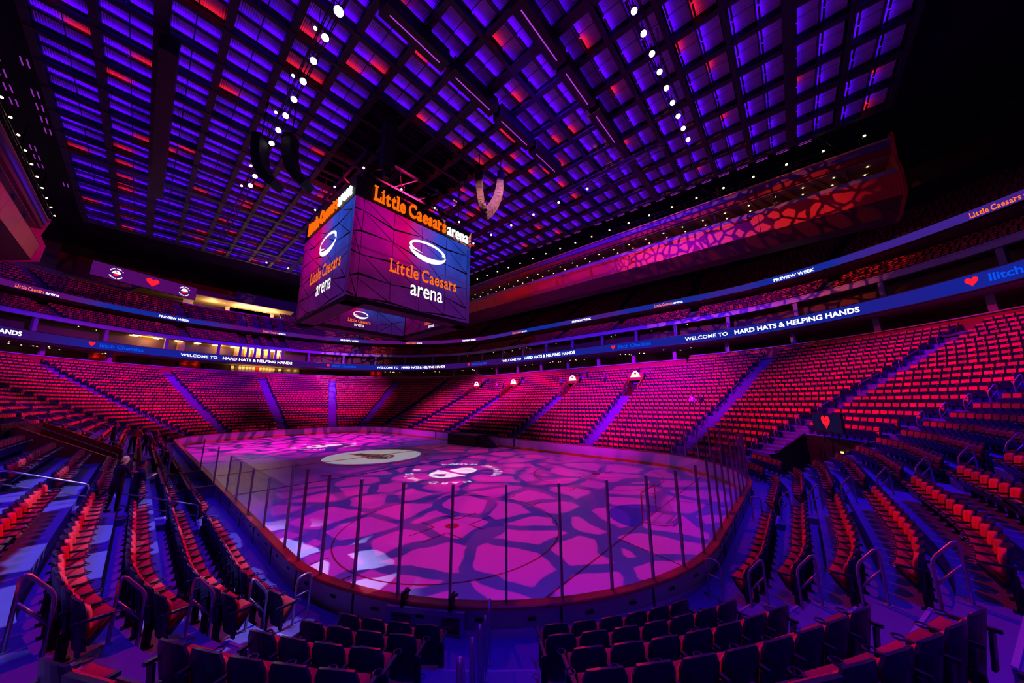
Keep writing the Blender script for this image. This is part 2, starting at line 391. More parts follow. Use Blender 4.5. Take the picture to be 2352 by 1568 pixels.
# ---- aisle steps
near = ('SW15', 'SW42', 'SW75', 'S0', 'SE45', 'W_15')
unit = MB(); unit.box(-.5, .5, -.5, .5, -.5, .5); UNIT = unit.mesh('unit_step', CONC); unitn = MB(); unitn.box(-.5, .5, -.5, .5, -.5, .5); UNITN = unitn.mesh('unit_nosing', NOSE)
for an in AORD:
    t = AIS[an]; st = tag(obj('aisle_stair', None), 'flight of aisle steps', None, None, 'structure'); big = MB()
    for i in range(1, nrows(t)):
        if inhole(t, i): continue
        d1 = dback(i-1)+RIS; h = (zrow(i)-zrow(i-1)); M = frame_at(t, d1-.16, zrow(i-1)+h/4)
        if an in near and i < 16:
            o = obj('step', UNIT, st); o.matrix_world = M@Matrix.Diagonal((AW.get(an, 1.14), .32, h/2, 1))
            o = obj('step_nosing', UNITN, st); o.matrix_world = frame_at(t, d1-.30, zrow(i-1)+h/2+.004)@Matrix.Diagonal((AW.get(an, 1.14)-.04, .05, .010, 1))
        else: big.box(-.57, .57, -.16, .16, -h/4, h/4, M); 
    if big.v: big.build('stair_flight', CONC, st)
# ---- wall and ledge above the lower bowl
wl = tag(obj('wall_lower_ledge', None), 'red wall with pale ledge above the lower seats', None, None, 'structure')
for t0, t1, dd, zt, zb in ((0, 1, 20.45, 11.1, 9.3), (1, 4, 22.4, 11.75, 10.0), (4, 5, 20.45, 11.1, 9.3), (5, 8, 22.4, 11.75, 10.0)):
    b = MB(); sweep(b, rect(dd+.12, dd+.4, zb, zt), t0, t1); b.build('ledge_wall', REDW, wl)
    b = MB(); sweep(b, rect(dd-.04, dd+.5, zt, zt+.09), t0, t1); b.build('ledge_cap', LEDGE, wl)
# ---- loge level behind it
lg = tag(obj('wall_loge', None), 'dark loge level behind the lower ledge', None, None, 'structure')
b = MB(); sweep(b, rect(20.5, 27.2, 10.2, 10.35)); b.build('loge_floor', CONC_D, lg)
b = MB(); sweep(b, rect(21.5, 27.4, 13.40, 13.6)); b.build('loge_soffit', TAN, lg)
b = MB(); sweep(b, rect(27.2, 27.4, 10.2, 17.4)); b.build('loge_back_wall', BROWN, lg)
# ---- suite balcony, mid ledge, mid tier, upper bowl
su = tag(obj('suite_terrace', None), 'suite balcony terrace above the lower ribbon board', None, None, 'structure')
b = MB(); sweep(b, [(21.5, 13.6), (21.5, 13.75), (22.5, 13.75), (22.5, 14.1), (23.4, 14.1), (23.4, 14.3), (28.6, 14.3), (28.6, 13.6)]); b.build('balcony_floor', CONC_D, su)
b = MB(); sweep(b, rect(28.6, 28.8, 14.0, 17.4)); b.build('suite_back_wall', BROWN, su)
b = MB(); sweep(b, rect(25.4, 28.8, 17.3, 17.5)); b.build('suite_soffit', BROWN, su)
ml = tag(obj('trim_mid_ledge', None), 'pale violet fascia between the suites and the middle tier', None, None, 'structure')
b = MB(); sweep(b, rect(25.15, 25.5, 17.35, 17.88)); b.build('fascia', LEDGE, ml)
b = MB(); sweep(b, rect(25.05, 25.55, 17.88, 17.98)); b.build('fascia_cap', LEDGE, ml)
mt = tag(obj('middle_terrace', None), 'stepped terrace of the middle tier', None, None, 'structure')
MROW = 6
def md(j): return 26.3+.8*j
def mz(j): return 17.75+.45*j
prof = [(25.4, 17.5)]
for j in range(MROW):
    prof += [(25.5 if j == 0 else md(j-1)+.08, mz(j)), (md(j)+.08, mz(j))]
prof += [(33.2, mz(MROW-1)), (33.2, 17.3)]
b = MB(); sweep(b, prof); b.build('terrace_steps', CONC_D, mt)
b = MB(); sweep(b, rect(33.0, 33.2, 19.8, 21.6)); b.build('concourse_back_wall', BROWN, mt)
b = MB(); sweep(b, rect(28.5, 33.2, 21.38, 21.5)); b.build('concourse_soffit', TAN, mt)
ut = tag(obj('upper_terrace', None), 'steep stepped terrace of the upper bowl', None, None, 'structure')
UROW = 12
def ud(k): return 29.4+.8*k
def uz(k): return 21.95+.56*k
def uprof(n):
    pr = [(28.5, 21.5)]
    for k in range(n): pr += [(28.6 if k == 0 else ud(k-1)+.08, uz(k)), (ud(k)+.08, uz(k))]
    return pr+[(ud(n-1)+.08, 21.5)]
b = MB(); sweep(b, uprof(UROW), 0, 1.95); sweep(b, uprof(UROW), 3.35, 8); b.build('terrace_steps', CONC_D, ut)
b = MB(); sweep(b, uprof(8), 1.95, 3.35); b.build('terrace_steps', CONC_D, ut)
DARKW = mat('dark_wall', (.016, .012, .03), .8)
ow = tag(obj('wall_outer', None), 'dark wall behind the upper bowl', None, None, 'structure')
b = MB(); sweep(b, rect(39.4, 39.6, 21, 36.5), 0, 1.95); sweep(b, rect(39.4, 39.6, 21, 36.5), 3.35, 8); b.build('wall_panel', DARKW, ow)
b = MB(); sweep(b, rect(46.4, 46.6, 21, 36.5), 1.9, 3.4); b.build('bar_back_wall', BROWN, ow)
b = MB(); pp = plan_poly(47); b.add([(x, y, 36.4) for x, y in pp], [tuple(range(len(pp)))]); 
tag(b.build('ceiling_roof_deck', mat('roof_deck', (.010, .008, .030), .9)), 'black roof deck above the ceiling grid', None, None, 'structure')
b = MB(); pp = plan_poly(47); b.add([(x, y, -.6) for x, y in pp], [tuple(range(len(pp)))])
tag(b.build('floor_slab', CONC_D), 'ground slab under the stands', None, None, 'structure')
b = MB(); sweep(b, rect(0.2, .24, -.6, .02)); tag(b.build('floor_rink_edge', CONC_D), 'concrete edge of the rink slab', None, None, 'structure')
# ---- ribbon boards (LED bands)
def ribbon_mat(name, a, c, s):
    m = bpy.data.materials.new(name); m.use_nodes = True; nt = m.node_tree; N = nt.nodes
    N.remove(N['Principled BSDF']); e = N.new('ShaderNodeEmission'); nt.links.new(e.outputs[0], N['Material Output'].inputs[0])
    tc = N.new('ShaderNodeTexCoord'); nz = N.new('ShaderNodeTexNoise'); nz.inputs['Scale'].default_value = .045; nz.inputs['Detail'].default_value = 1
    rp = N.new('ShaderNodeValToRGB'); rp.color_ramp.elements[0].position = .42; rp.color_ramp.elements[1].position = .56
    rp.color_ramp.elements[0].color = (*a, 1); rp.color_ramp.elements[1].color = (*c, 1)
    nt.links.new(tc.outputs['Object'], nz.inputs['Vector']); nt.links.new(nz.outputs['Fac'], rp.inputs[0]); nt.links.new(rp.outputs[0], e.inputs[0]); e.inputs[1].default_value = s
    return m
R1, R2 = 21.3, 28.2
rb1 = thing('ribbon_board', 'lower LED ribbon board with white and blue messages, above the lower seats', 'ribbon board')
b = MB(); sweep(b, rect(R1, R1+.2, 13.52, 14.72)); b.build('led_band', ribbon_mat('ribbon_lower', (.045, .006, .17), (.012, .02, .38), .75), rb1)
b = MB(); sweep(b, rect(R1-.03, R1+.22, 13.44, 13.52)); sweep(b, rect(R1-.03, R1+.22, 14.72, 14.80)); b.build('band_frame', BLACKS, rb1)
rb2 = thing('ribbon_board', 'upper LED ribbon board with small messages, under the upper bowl', 'ribbon board')
b = MB(); sweep(b, rect(R2, R2+.2, 21.42, 22.30)); b.build('led_band', ribbon_mat('ribbon_upper', (.13, .006, .21), (.010, .03, .42), .75), rb2)
b = MB(); sweep(b, rect(R2-.03, R2+.22, 21.34, 21.42)); sweep(b, rect(R2-.03, R2+.22, 22.30, 22.37)); b.build('band_frame', BLACKS, rb2)

# ================================================================== CEILING GRID
CX, CYY, CZ = 25.4, 42.75, 32.0
NX, NY = 16, 25
dx, dy = 2*CX/NX, 2*CYY/NY
ceil = tag(obj('ceiling_grid', None), 'dark steel ceiling grid with violet and red lit deck panels', None, None, 'structure')
DECK = mat('perforated_deck', (.50, .44, .62), .5, noise=(2, .1))
def deck_bump(m):
    nt = m.node_tree; b = nt.nodes['Principled BSDF']; tc = nt.nodes.new('ShaderNodeTexCoord'); wv = nt.nodes.new('ShaderNodeTexWave'); wv.bands_direction = 'X'
    wv.inputs['Scale'].default_value = 3.2; bp = nt.nodes.new('ShaderNodeBump'); bp.inputs['Strength'].default_value = .9; bp.inputs['Distance'].default_value = .06
    nt.links.new(tc.outputs['Object'], wv.inputs['Vector']); nt.links.new(wv.outputs['Fac'], bp.inputs['Height']); nt.links.new(bp.outputs[0], b.inputs['Normal'])
deck_bump(DECK)
LEDB = emat('led_violet', (.10, .0, 1.0), 20); LEDD = emat('led_violet_low', (.09, .0, 1.0), 9); LEDR = emat('led_red', (1, .01, .02), 14)
cells = []
for i in range(NX):
    for j in range(NY):
        x0 = -CX+i*dx; y0 = -CYY+j*dy
        if abs(x0+dx/2) < 7.2 and abs(y0+dy/2) < 9.2: continue
        for a in range(2):
            for c in range(2):
                px0 = x0+.20+a*(dx-.4)/2+.03; py0 = y0+.22+c*(dy-.44)/2+.04
                cells.append((px0, py0, (dx-.4)/2-.06, (dy-.44)/2-.08))
def pkey(c):
    q = pix((c[0]+c[2]/2, c[1]+c[3]/2, CZ+.41))
    if q is None or not (-60 < q[0] < 2412 and -60 < q[1] < 1600): return 1e9
    return q[2]
cells.sort(key=pkey)
pb = MB(); pb.box(0, 1, 0, 1, 0, .03); PANM = pb.mesh('deck_panel', DECK)
def trough(b, x0, x1, y, z):
    b.cur = 1; b.box(x0, x1, y-.06, y+.06, z-.06, z); b.cur = 0; b.quad((x0, y-.05, z+.005), (x1, y-.05, z+.005), (x1, y+.05, z+.005), (x0, y+.05, z+.005))
LEDM = {}
for k in (LEDB, LEDD, LEDR): lb = MB(); trough(lb, 0, 1, 0, 0); LEDM[k] = lb.mesh('led_bar', [k, BLACKS])
rest = MB(); restl = {LEDB: MB(), LEDD: MB(), LEDR: MB()}
for n_, (x, y, wx, wy) in enumerate(cells):
    r = random.random(); led = LEDR if r < .10 else LEDD if r < .34 else LEDB
    yb = y+wy-.16
    if n_ < 300:
        o = obj('deck_panel', PANM, ceil, (x, y, CZ+.38)); o.scale = (wx, wy, 1)
        o = obj('led_bar', LEDM[led], ceil, (x+.05, yb, CZ+.08)); o.scale = (wx-.1, 1, 1)
    else:
        rest.box(x, x+wx, y, y+wy, CZ+.38, CZ+.41); trough(restl[led], x+.05, x+wx-.05, yb, CZ+.08)
tag(rest.build('deck_panel', DECK, ceil), None, None, None, 'stuff')
for k, q in restl.items():
    if q.v: tag(q.build('led_bar', [k, BLACKS], ceil), None, None, None, 'stuff')
def hole(x, y): return abs(x) < 7.2 and abs(y) < 9.2
BEAM = mat('ceiling_steel', (.018, .014, .04), .5, .2)
for i in range(NX+1):
    x = -CX+i*dx; w_ = .80 if i in (2, 8, 14) else .46; b = MB()
    b.box(x-w_/2, x+w_/2, -CYY-.2, CYY+.2, CZ-.16, CZ-.06); b.box(x-.05, x+.05, -CYY, CYY, CZ-.06, CZ+.5); b.box(x-w_/2, x+w_/2, -CYY, CYY, CZ+.42, CZ+.5)
    b.build('main_beam', BEAM, ceil)
for j in range(NY+1):
    y = -CYY+j*dy; w_ = .75 if j in (2, 6, 19, 23) else .36; b = MB()
    b.box(-CX-.2, CX+.2, y-w_/2, y+w_/2, CZ-.22, CZ-.12); b.box(-CX, CX, y-.05, y+.05, CZ-.12, CZ+.5)
    b.build('cross_beam', BEAM, ceil)
b = MB()
for j in range(NY):
    y = -CYY+(j+.5)*dy; b.box(-CX, CX, y-.05, y+.05, CZ+.12, CZ+.40)
b.build('purlin', BEAM, ceil)
# hung catwalk boxes with a lit slot
SLOT = emat('slot_violet', (.55, .05, .9), .8)
cw = 0
for lab, ax, c0, spans, drop in (('first', 'y', -15.9, [(-9.5, -4.5), (-4.0, .8), (1.3, 6), (6.5, 11)], 30.4), ('second', 'y', -22.6, [(-4, 1.2), (1.5, 6), (6.6, 11.5)], 30.4), ('left', 'x', -18.5, [(-2, 23.5)], 30.2)):
    for q0, q1 in spans:
        b = MB(); t_ = thing('catwalk_box', 'long black catwalk box hung under the %s ceiling beam, %s along it' % ({'first': 'front', 'second': 'rear', 'left': 'left'}[lab], nth(spans.index((q0, q1)))), 'catwalk', group='catwalk boxes')
        if ax == 'y': b.box(q0, q1, c0-.55, c0+.55, drop, drop+1.2); s_ = MB(); s_.box(q0+.5, q1-.5, c0-.06, c0+.02, drop-.02, drop)
        else: b.box(c0-.5, c0+.5, q0, q1, drop, drop+1.2); s_ = MB(); [s_.box(c0-.03, c0+.03, y, y+1.2, drop-.02, drop) for y in range(0, 22, 4)]
        b.build('box_body', BLACKS, t_); s_.build('light_slot', SLOT if ax == 'y' else BLACKS, t_)
        for f in (.15, .85):
            hb = MB(); q = q0+(q1-q0)*f; hb.beam((q, c0, drop+1.2) if ax == 'y' else (c0, q, drop+1.2), (q, c0, CZ) if ax == 'y' else (c0, q, CZ), .06); hb.build('hanger', BLACKS, t_)
# slot lamps in the dark ceiling strips beside the grid
SLM = emat('slot_lamp', (.35, .03, .55), .7)
sm = MB(); [sm.box(-.55, .55, q-.04, q+.04, -.02, .02) for q in (-.16, .16)]; SLME = sm.mesh('slot_lamp', SLM)
for s_, ys in ((1, [-38+1.9*k for k in range(34)]), (-1, [12+2.1*k for k in range(12)])):
    for k, y in enumerate(ys):
        for r_ in range(2):
            if random.random() < .25: continue
            o = obj('slot_lamp', SLME, ceil, (s_*(26.6+1.5*r_), y+.8*r_, 33.3), PI/2)
# structure in the opening over the scoreboard
rg = thing('rigging_grid', 'dark steel rigging grid over the scoreboard', 'rigging')
b = MB()
for q in (-6.4, -2.2, 2.2, 6.4): b.beam((q, -9, 33.4), (q, 9, 33.4), .3); b.beam((-7.6, q, 33.1), (7.6, q, 33.1), .25)
b.build('grid_beam', BEAM, rg)
b = MB()
for k in range(11): b.beam((-7.4, -8.5+1.7*k, 35), (7.4, -8.5+1.7*k, 35), .14)
b.build('deck_rib', mat('rib_steel', (.10, .06, .24), .5), rg)
b = MB()
for sx in (-1, 1):
    for sy in (-1, 1):
        b.tube([(sx*5.5, sy*5.5, 24.5), (sx*5.5, sy*5.5, 33.2)], .05); b.tube([(sx*2, sy*6.2, 24.5), (sx*4.2, sy*7.5, 33.2)], .03); b.tube([(sx*6.2, sy*2, 24.5), (sx*7.0, sy*4.2, 33.2)], .03)
b.build('hoist_cable', BLACKS, rg)
b = MB()
for z in (26.2, 28.6):
    for q in (-5.5, 5.5): b.beam((q, -5.5, z), (q, 5.5, z), .22); b.beam((-5.5, q, z), (5.5, q, z), .22)
for q in (-5.5, 5.5):
    for k in range(4):
        a = -5.5+2.75*k; b.beam((q, a, 26.2), (q, a+2.75, 28.6), .1); b.beam((a, q, 26.2), (a+2.75, q, 28.6), .1)
b.build('service_truss', mat('truss_blue_black', (.03, .025, .09), .45, .3), rg)

# ================================================================== LETTERING
def glyphs(s, size, bold=0., gap=None):
    "flat filled lettering as (verts, faces), origin at the left of the baseline"
    cu = bpy.data.curves.new('lettering', 'FONT'); cu.body = s; cu.size = size; cu.offset = bold*size; cu.resolution_u = 3; cu.fill_mode = 'FRONT' if hasattr(cu, 'fill_mode') else cu.fill_mode
    if gap: cu.space_character = gap
    o = bpy.data.objects.new('lettering', cu); me = o.to_mesh()
    vs = [(v.co.x, v.co.y) for v in me.vertices]; fs = [tuple(p_.vertices) for p_ in me.polygons]
    o.to_mesh_clear(); bpy.data.objects.remove(o); bpy.data.curves.remove(cu)
    x0 = min(v[0] for v in vs); return [(x-x0, y) for x, y in vs], fs
def geo_w(g): return max(v[0] for v in g[0])
SERIF = {'L': 'TB', 'i': 'TBm', 'l': 'TB', 't': 'b', 'r': 'Bm'}
def slab(s, size, bold=.022):
    "bold lettering with slab serifs"
    V, F = [], []; x = 0
    def bar(x0, x1, y0, y1):
        b_ = len(V); V.extend([(x0, y0), (x1, y0), (x1, y1), (x0, y1)]); F.append((b_, b_+1, b_+2, b_+3))
    for ch in s:
        if ch == ' ': x += .22*size; continue
        vs, fs = glyphs(ch, size, bold); b_ = len(V); V.extend((x+a, y) for a, y in vs); F.extend(tuple(b_+i for i in f) for f in fs)
        wd = max(v[0] for v in vs); ht = max(v[1] for v in vs); k = SERIF.get(ch, ''); th = .055*size; ov = .07*size
        stem = .13*size if ch in 'Lr' else wd
        xh = .545*size
        if 'B' in k and ch != 'L': bar(x-ov, x+min(stem, .13*size)+ov, -.02*size, -.02*size+th)
        if ch == 'L': bar(x-ov, x+.13*size+ov, ht-th, ht); bar(x-ov, x+.1*size, -.02*size, -.02*size+th); bar(x+wd-.05*size, x+wd+.02*size, 0, .24*size)
        if ch in 'ir': bar(x-ov, x+.08*size, xh-th, xh)
        if ch == 'l': bar(x-ov, x+.08*size, ht-th, ht)
        x += wd+(.085 if ch not in 'ilL' else .10)*size
    return V, F
def place(g, fn, extra=0):
    return [fn(x, y) for x, y in g[0]], g[1]
def on_curve(mb_, g, s0, wd, z, ht, d, native_h):
    "wrap lettering along a ribbon: text runs towards falling arc length"
    sx = wd/geo_w(g); sz = ht/native_h
    vs = []
    for x, y in g[0]:
        X, Y, _ = P(t_of(s0-x*sx, d), d); vs.append((X, Y, z+y*sz))
    mb_.add(vs, g[1])
def heart(n=28, w_=1., h_=1.):
    pts = []
    for i in range(n):
        a = 2*PI*i/n; x = 16*math.sin(a)**3; y = 13*math.cos(a)-5*math.cos(2*a)-2*math.cos(3*a)-math.cos(4*a)
        pts.append((x/32*w_, (y+2.5)/30*h_))
    return pts
WLED = emat('led_white', (.95, .97, 1), 1.6); OLED = emat('led_orange', (1, .16, .012), 1.35); BLED = emat('led_blue', (.0, .085, .85), 1.1); RLED = emat('led_heart', (1, .012, .03), 1.1)
WLEDS = emat('led_sign_white', (1, .98, .95), 1.1); OLEDS = emat('led_sign_orange', (1, .15, .004), 1.0)
ga, gb, gc_, gp = glyphs('WELCOME TO', 1, .012), glyphs('HARD HATS & HELPING HANDS', 1, .03), glyphs('Ilitch Charities', 1, .018), glyphs('PREVIEW WEEK', 1, .03)
gl1, gl2 = slab('Little Caesars', 1), glyphs('arena', 1, .01)
d1 = R1-.02; per = 35.95
for k in range(6):
    s0 = 107.9+35.95-per*k
    b = MB(); on_curve(b, ga, s0, 5.25, 13.88, .5, d1, .73); b.build('welcome_lettering', WLED, rb1)
    b = MB(); on_curve(b, gb, s0-6.05, 11.8, 13.88, .55, d1, .73); b.build('title_lettering', WLED, rb1)
    b = MB(); on_curve(b, gc_, s0+9.95, 5.15, 13.88, .58, d1, .73); b.build('charity_lettering', BLED, rb1)
    b = MB(); hp = heart(24, .75, .75); vs = []
    for x, y in hp:
        X, Y, _ = P(t_of(s0+10.85-x, d1), d1); vs.append((X, Y, 14.15+y))
    b.add(vs, [tuple(range(len(vs)))]); b.build('heart_emblem', RLED, rb1)
d2 = R2-.02
for k in range(7):
    s0 = 139.0+33.3-33.3*k
    b = MB(); on_curve(b, gl1, s0, 2.9, 21.58, .5, d2, .73); b.build('slab_lettering', OLED, rb2)
    b = MB(); on_curve(b, gl2, s0-3.05, 1.45, 21.58, .50, d2, .8); b.build('plain_lettering', WLED, rb2)
    b = MB(); on_curve(b, gp, s0-16.6, 4.4, 21.60, .42, d2, .73); b.build('preview_lettering', WLED, rb2)

# ================================================================== SCOREBOARD
SA, SZ0, SZ1 = 6.55, 13.9, 22.9
sb = thing('scoreboard', 'huge four-sided hanging scoreboard with lit screens and orange sign letters on top', 'scoreboard', (0, 0, SZ0))
def face_matrix(n, off, z):
    n = Vector(n); r = (-n).cross(Vector((0, 0, 1))); u = Vector((0, 0, 1)); o = n*off
    return Matrix(((r.x, u.x, n.x, o.x), (r.y, u.y, n.y, o.y), (r.z, u.z, n.z, z), (0, 0, 0, 1)))
def screen_mat(name, W, H, s):
    m = bpy.data.materials.new(name); m.use_nodes = True; nt = m.node_tree; N = nt.nodes; N.remove(N['Principled BSDF'])
    e = N.new('ShaderNodeEmission'); nt.links.new(e.outputs[0], N['Material Output'].inputs[0]); e.inputs[1].default_value = s
    tc = N.new('ShaderNodeTexCoord'); sx = N.new('ShaderNodeSeparateXYZ'); nt.links.new(tc.outputs['Object'], sx.inputs[0])
    u = N.new('ShaderNodeMapRange'); u.inputs[1].default_value = -W/2; u.inputs[2].default_value = W/2; nt.links.new(sx.outputs[0], u.inputs[0])
    v = N.new('ShaderNodeMapRange'); v.inputs[1].default_value = 0; v.inputs[2].default_value = H; nt.links.new(sx.outputs[1], v.inputs[0])
    top = N.new('ShaderNodeValToRGB'); cr = top.color_ramp
    stops = ((0, (.22, .0, .16)), (.22, (.42, .0, .20)), (.38, (.62, .0, .13)), (.52, (.26, .03, .42)), (.66, (.03, .06, .52)), (1, (.015, .045, .36)))
    cr.elements[0].color = (*stops[0][1], 1); cr.elements[1].color = (*stops[-1][1], 1)
    for p_, c in stops[1:-1]: el = cr.elements.new(p_); el.color = (*c, 1)
    bot = N.new('ShaderNodeValToRGB'); br = bot.color_ramp; br.elements[0].color = (.085, .002, .06, 1); br.elements[1].color = (.05, .006, .13, 1)
    nt.links.new(u.outputs[0], top.inputs[0]); nt.links.new(u.outputs[0], bot.inputs[0])
    sm_ = N.new('ShaderNodeMapRange'); sm_.interpolation_type = 'SMOOTHSTEP'; sm_.inputs[1].default_value = .18; sm_.inputs[2].default_value = .78; nt.links.new(v.outputs[0], sm_.inputs[0])
    mx = N.new('ShaderNodeMixRGB'); nt.links.new(sm_.outputs[0], mx.inputs[0]); nt.links.new(bot.outputs[0], mx.inputs[1]); nt.links.new(top.outputs[0], mx.inputs[2])
    nz = N.new('ShaderNodeTexNoise'); nz.inputs['Scale'].default_value = .5; nz.inputs['Detail'].default_value = 3; nt.links.new(tc.outputs['Object'], nz.inputs['Vector'])
    m2 = N.new('ShaderNodeMixRGB'); m2.blend_type = 'OVERLAY'; m2.inputs[0].default_value = .5; nt.links.new(mx.outputs[0], m2.inputs[1]); nt.links.new(nz.outputs['Fac'], m2.inputs[2])
    nt.links.new(m2.outputs[0], e.inputs[0]); return m
SCR = screen_mat('screen_picture', 2*SA, SZ1-SZ0, 1.0)
LINE = mat('screen_line', (.004, .003, .01), .6)
def swoosh(cx, cy, k):
    "the white puck ring: list of polygons"
    out = []
    def arc(a0, a1, n, rx, ry, ox, oy): return [(cx+k*(ox+rx*math.cos(a0+(a1-a0)*i/n)), cy+k*(oy+ry*math.sin(a0+(a1-a0)*i/n))) for i in range(n+1)]
    o_ = arc(212*D2R, -12*D2R, 30, 2.15, .84, 0, .18); i_ = arc(-12*D2R, 212*D2R, 30, 1.80, .54, -.08, .20)
    for j in range(30): out.append([o_[j], o_[j+1], i_[29-j], i_[30-j]])
    tip = (cx+k*(-.60), cy-k*.36); out.append([o_[0], i_[30], i_[29], tip])
    lo = arc(193*D2R, 356*D2R, 24, 2.22, 1.25, 0, .08); hi = arc(199*D2R, 356*D2R, 24, 2.16, .72, 0, .12)
    for j in range(24): out.append([lo[j], lo[j+1], hi[j+1], hi[j]])
    return out
def screen_lines(W, H):
    b = MB(); cols = [.0, .06, .28, .51, .74, .965]; rows = [.0, .21, .42, .63, .84, 1.04]
    def ln(x0, y0, x1, y1, w0, w1, z):
        a = Vector((x0, y0)); c = Vector((x1, y1)); n = Vector((-(c-a).y, (c-a).x)).normalized()
        q = [a-n*w0/2, c-n*w1/2, c+n*w1/2, a+n*w0/2]; b.add([(p_.x, p_.y, z) for p_ in q], [(0, 1, 2, 3)])
    X = lambda u: (u-.5)*W; Y = lambda v: min(H, max(0, v*H))
    for i, u in enumerate(cols[1:]): ln(X(u), 0, X(u), H, .05, .05, .010)
    for j, v in enumerate(rows[:-1]):
        for i in range(len(cols)-1):
            dv = (.035, -.03, .02, .0, .03)[(i+j) % 5]; dv2 = (.035, -.03, .02, .0, .03)[(i+j+1) % 5]
            ln(X(cols[i]), Y(v+dv), X(cols[i+1]), Y(v+dv2), .05 if (i+j) % 2 else .2, .2 if (i+j) % 2 else .05, .012)
            y1 = v+.21+dv
            if (i*2+j) % 3 != 1: ln(X(cols[i]), Y(min(1, y1)), X(cols[i+1]), Y(v+dv2), .045, .09, .014)
    return b.mesh('screen_lines', LINE)
SLN = screen_lines(2*SA, SZ1-SZ0)
def flat(mb_, g, x0, y0, wd, ht, nat, z):
    sx = wd/geo_w(g); sy = ht/nat; mb_.add([(x0+x*sx, y0+y*sy, z) for x, y in g[0]], g[1])
b = MB(); b.quad((-SA, 0, 0), (SA, 0, 0), (SA, SZ1-SZ0, 0), (-SA, SZ1-SZ0, 0)); SCRM = b.mesh('screen', SCR)
b = MB(); flat(b, gl1, -SA+.27*13.1, .35*9, .585*13.1, 1.30, .73, .02); LOGO1 = b.mesh('screen_slab_lettering', OLEDS)
b = MB(); flat(b, gl2, -SA+.435*13.1, .165*9, .285*13.1, 1.30, .58, .02)
for pl in swoosh(.92, .715*9, 1.0): b.add([(x, y, .02) for x, y in pl], [tuple(range(len(pl)))])
LOGO2 = b.mesh('screen_white_logo', WLEDS)
def letters3d(g, x0, y0, wd, ht, nat, z0, z1):
    m_ = MB(); sx = wd/geo_w(g); sy = ht/nat; n = len(g[0])
    vs = [(x0+x*sx, y0+y*sy, z1) for x, y in g[0]]; m_.add(vs, g[1])
    ed = {}
    for f in g[1]:
        for i in range(len(f)): ed.setdefault(tuple(sorted((f[i], f[(i+1) % len(f)]))), []).append((f[i], f[(i+1) % len(f)]))
    for l in ed.values():
        if len(l) == 1:
            a, c = l[0]; A, Cc = vs[a], vs[c]; m_.add([A, (A[0], A[1], z0), (Cc[0], Cc[1], z0), Cc], [(0, 1, 2, 3)])
    return m_
SIG1 = letters3d(gl1, -SA+.12*13.1, 9.30, .60*13.1, 1.45, .73, .10, .24).mesh('sign_slab_lettering', OLEDS)
SIG2 = letters3d(gl2, -SA+.735*13.1, 9.30, .225*13.1, 1.10, .58, .10, .24).mesh('sign_plain_lettering', WLEDS)
for n in ((0,-1,0), (-1,0,0), (0,1,0), (1,0,0)):
    M = face_matrix(n, SA, 0)
    for nm, me in (('screen', SCRM), ('screen_lines', SLN), ('slab_lettering', LOGO1), ('white_logo', LOGO2), ('sign_slab_letters', SIG1), ('sign_plain_letters', SIG2)):
        o = obj(nm, me, sb); o.matrix_local = M
    # inner screen of the same side
    b = MB(); b.quad((-SA+.5, 0, 0), (SA-.5, 0, 0), (SA-.5, 4.2, 0), (-SA+.5, 4.2, 0)); o = b.build('inner_screen', screen_mat('inner_picture', 4.8, 4.6, .8) if 'inner_picture' not in MATS else MATS['inner_picture'], sb)
    MATS['inner_picture'] = o.data.materials[0]
    Mi = face_matrix(tuple(-q for q in n), -SA+.42, .05); o.matrix_local = Mi
    b = MB(); flat(b, gl1, -1.35, .95, 2.7, .42, .73, .02); o = b.build('inner_slab_lettering', OLEDS, sb); o.matrix_local = Mi
    b = MB(); flat(b, gl2, -.62, .48, 1.25, .36, .58, .02)
    for pl in swoosh(.1, 1.95, .42): b.add([(x, y, .02) for x, y in pl], [tuple(range(len(pl)))])
    o = b.build('inner_white_logo', WLEDS, sb); o.matrix_local = Mi
    b = MB()
    for u in (-4.3, -2.4, 2.2, 4.2): b.box(u-.02, u+.02, 0, 4.2, .01, .015)
    for (x0, y0, x1, y1) in ((-6, 3, -2.4, 1.1), (-6, 1.0, -3, 2.6), (2.2, 2.8, 6, .6), (2.2, 1.0, 6, 2.2), (-4.3, 0, -2.4, 1.1), (2.2, 0, 4.2, 1.5)): b.beam((x0, y0, .012), (x1, y1, .012), .07, .004, (0, 0, 1))
    o = b.build('inner_screen_lines', LINE, sb); o.matrix_local = Mi
b = MB()
for n in ((0,-1,0), (-1,0,0), (0,1,0), (1,0,0)):
    M = face_matrix(n, SA, 0)
    b.box(-SA, SA, 0, 9.05, -.40, -.03, M); b.box(-SA-.05, SA+.05, 9.05, 10.9, -.5, .02, M); b.box(-SA-.02, SA+.02, -.45, -.02, -1.5, .03, M)
b.build('frame', BLACK, sb)
b = MB(); b.box(-SA, SA, -SA, SA, 4.4, 4.6); b.build('inner_ceiling', BLACK, sb)
b = MB()
for q in (-4.4, -1.5, 1.5, 4.4): b.beam((q, -SA, 3.6), (q, SA, 3.6), .16); b.beam((-SA, q, 3.3), (SA, q, 3.3), .16)
for q in (-6.0, 6.0): b.beam((q, -6, -.1), (q, 6, -.1), .1); b.beam((-6, q, -.1), (6, q, -.1), .1)
b.build('inner_truss', BLACKS, sb)

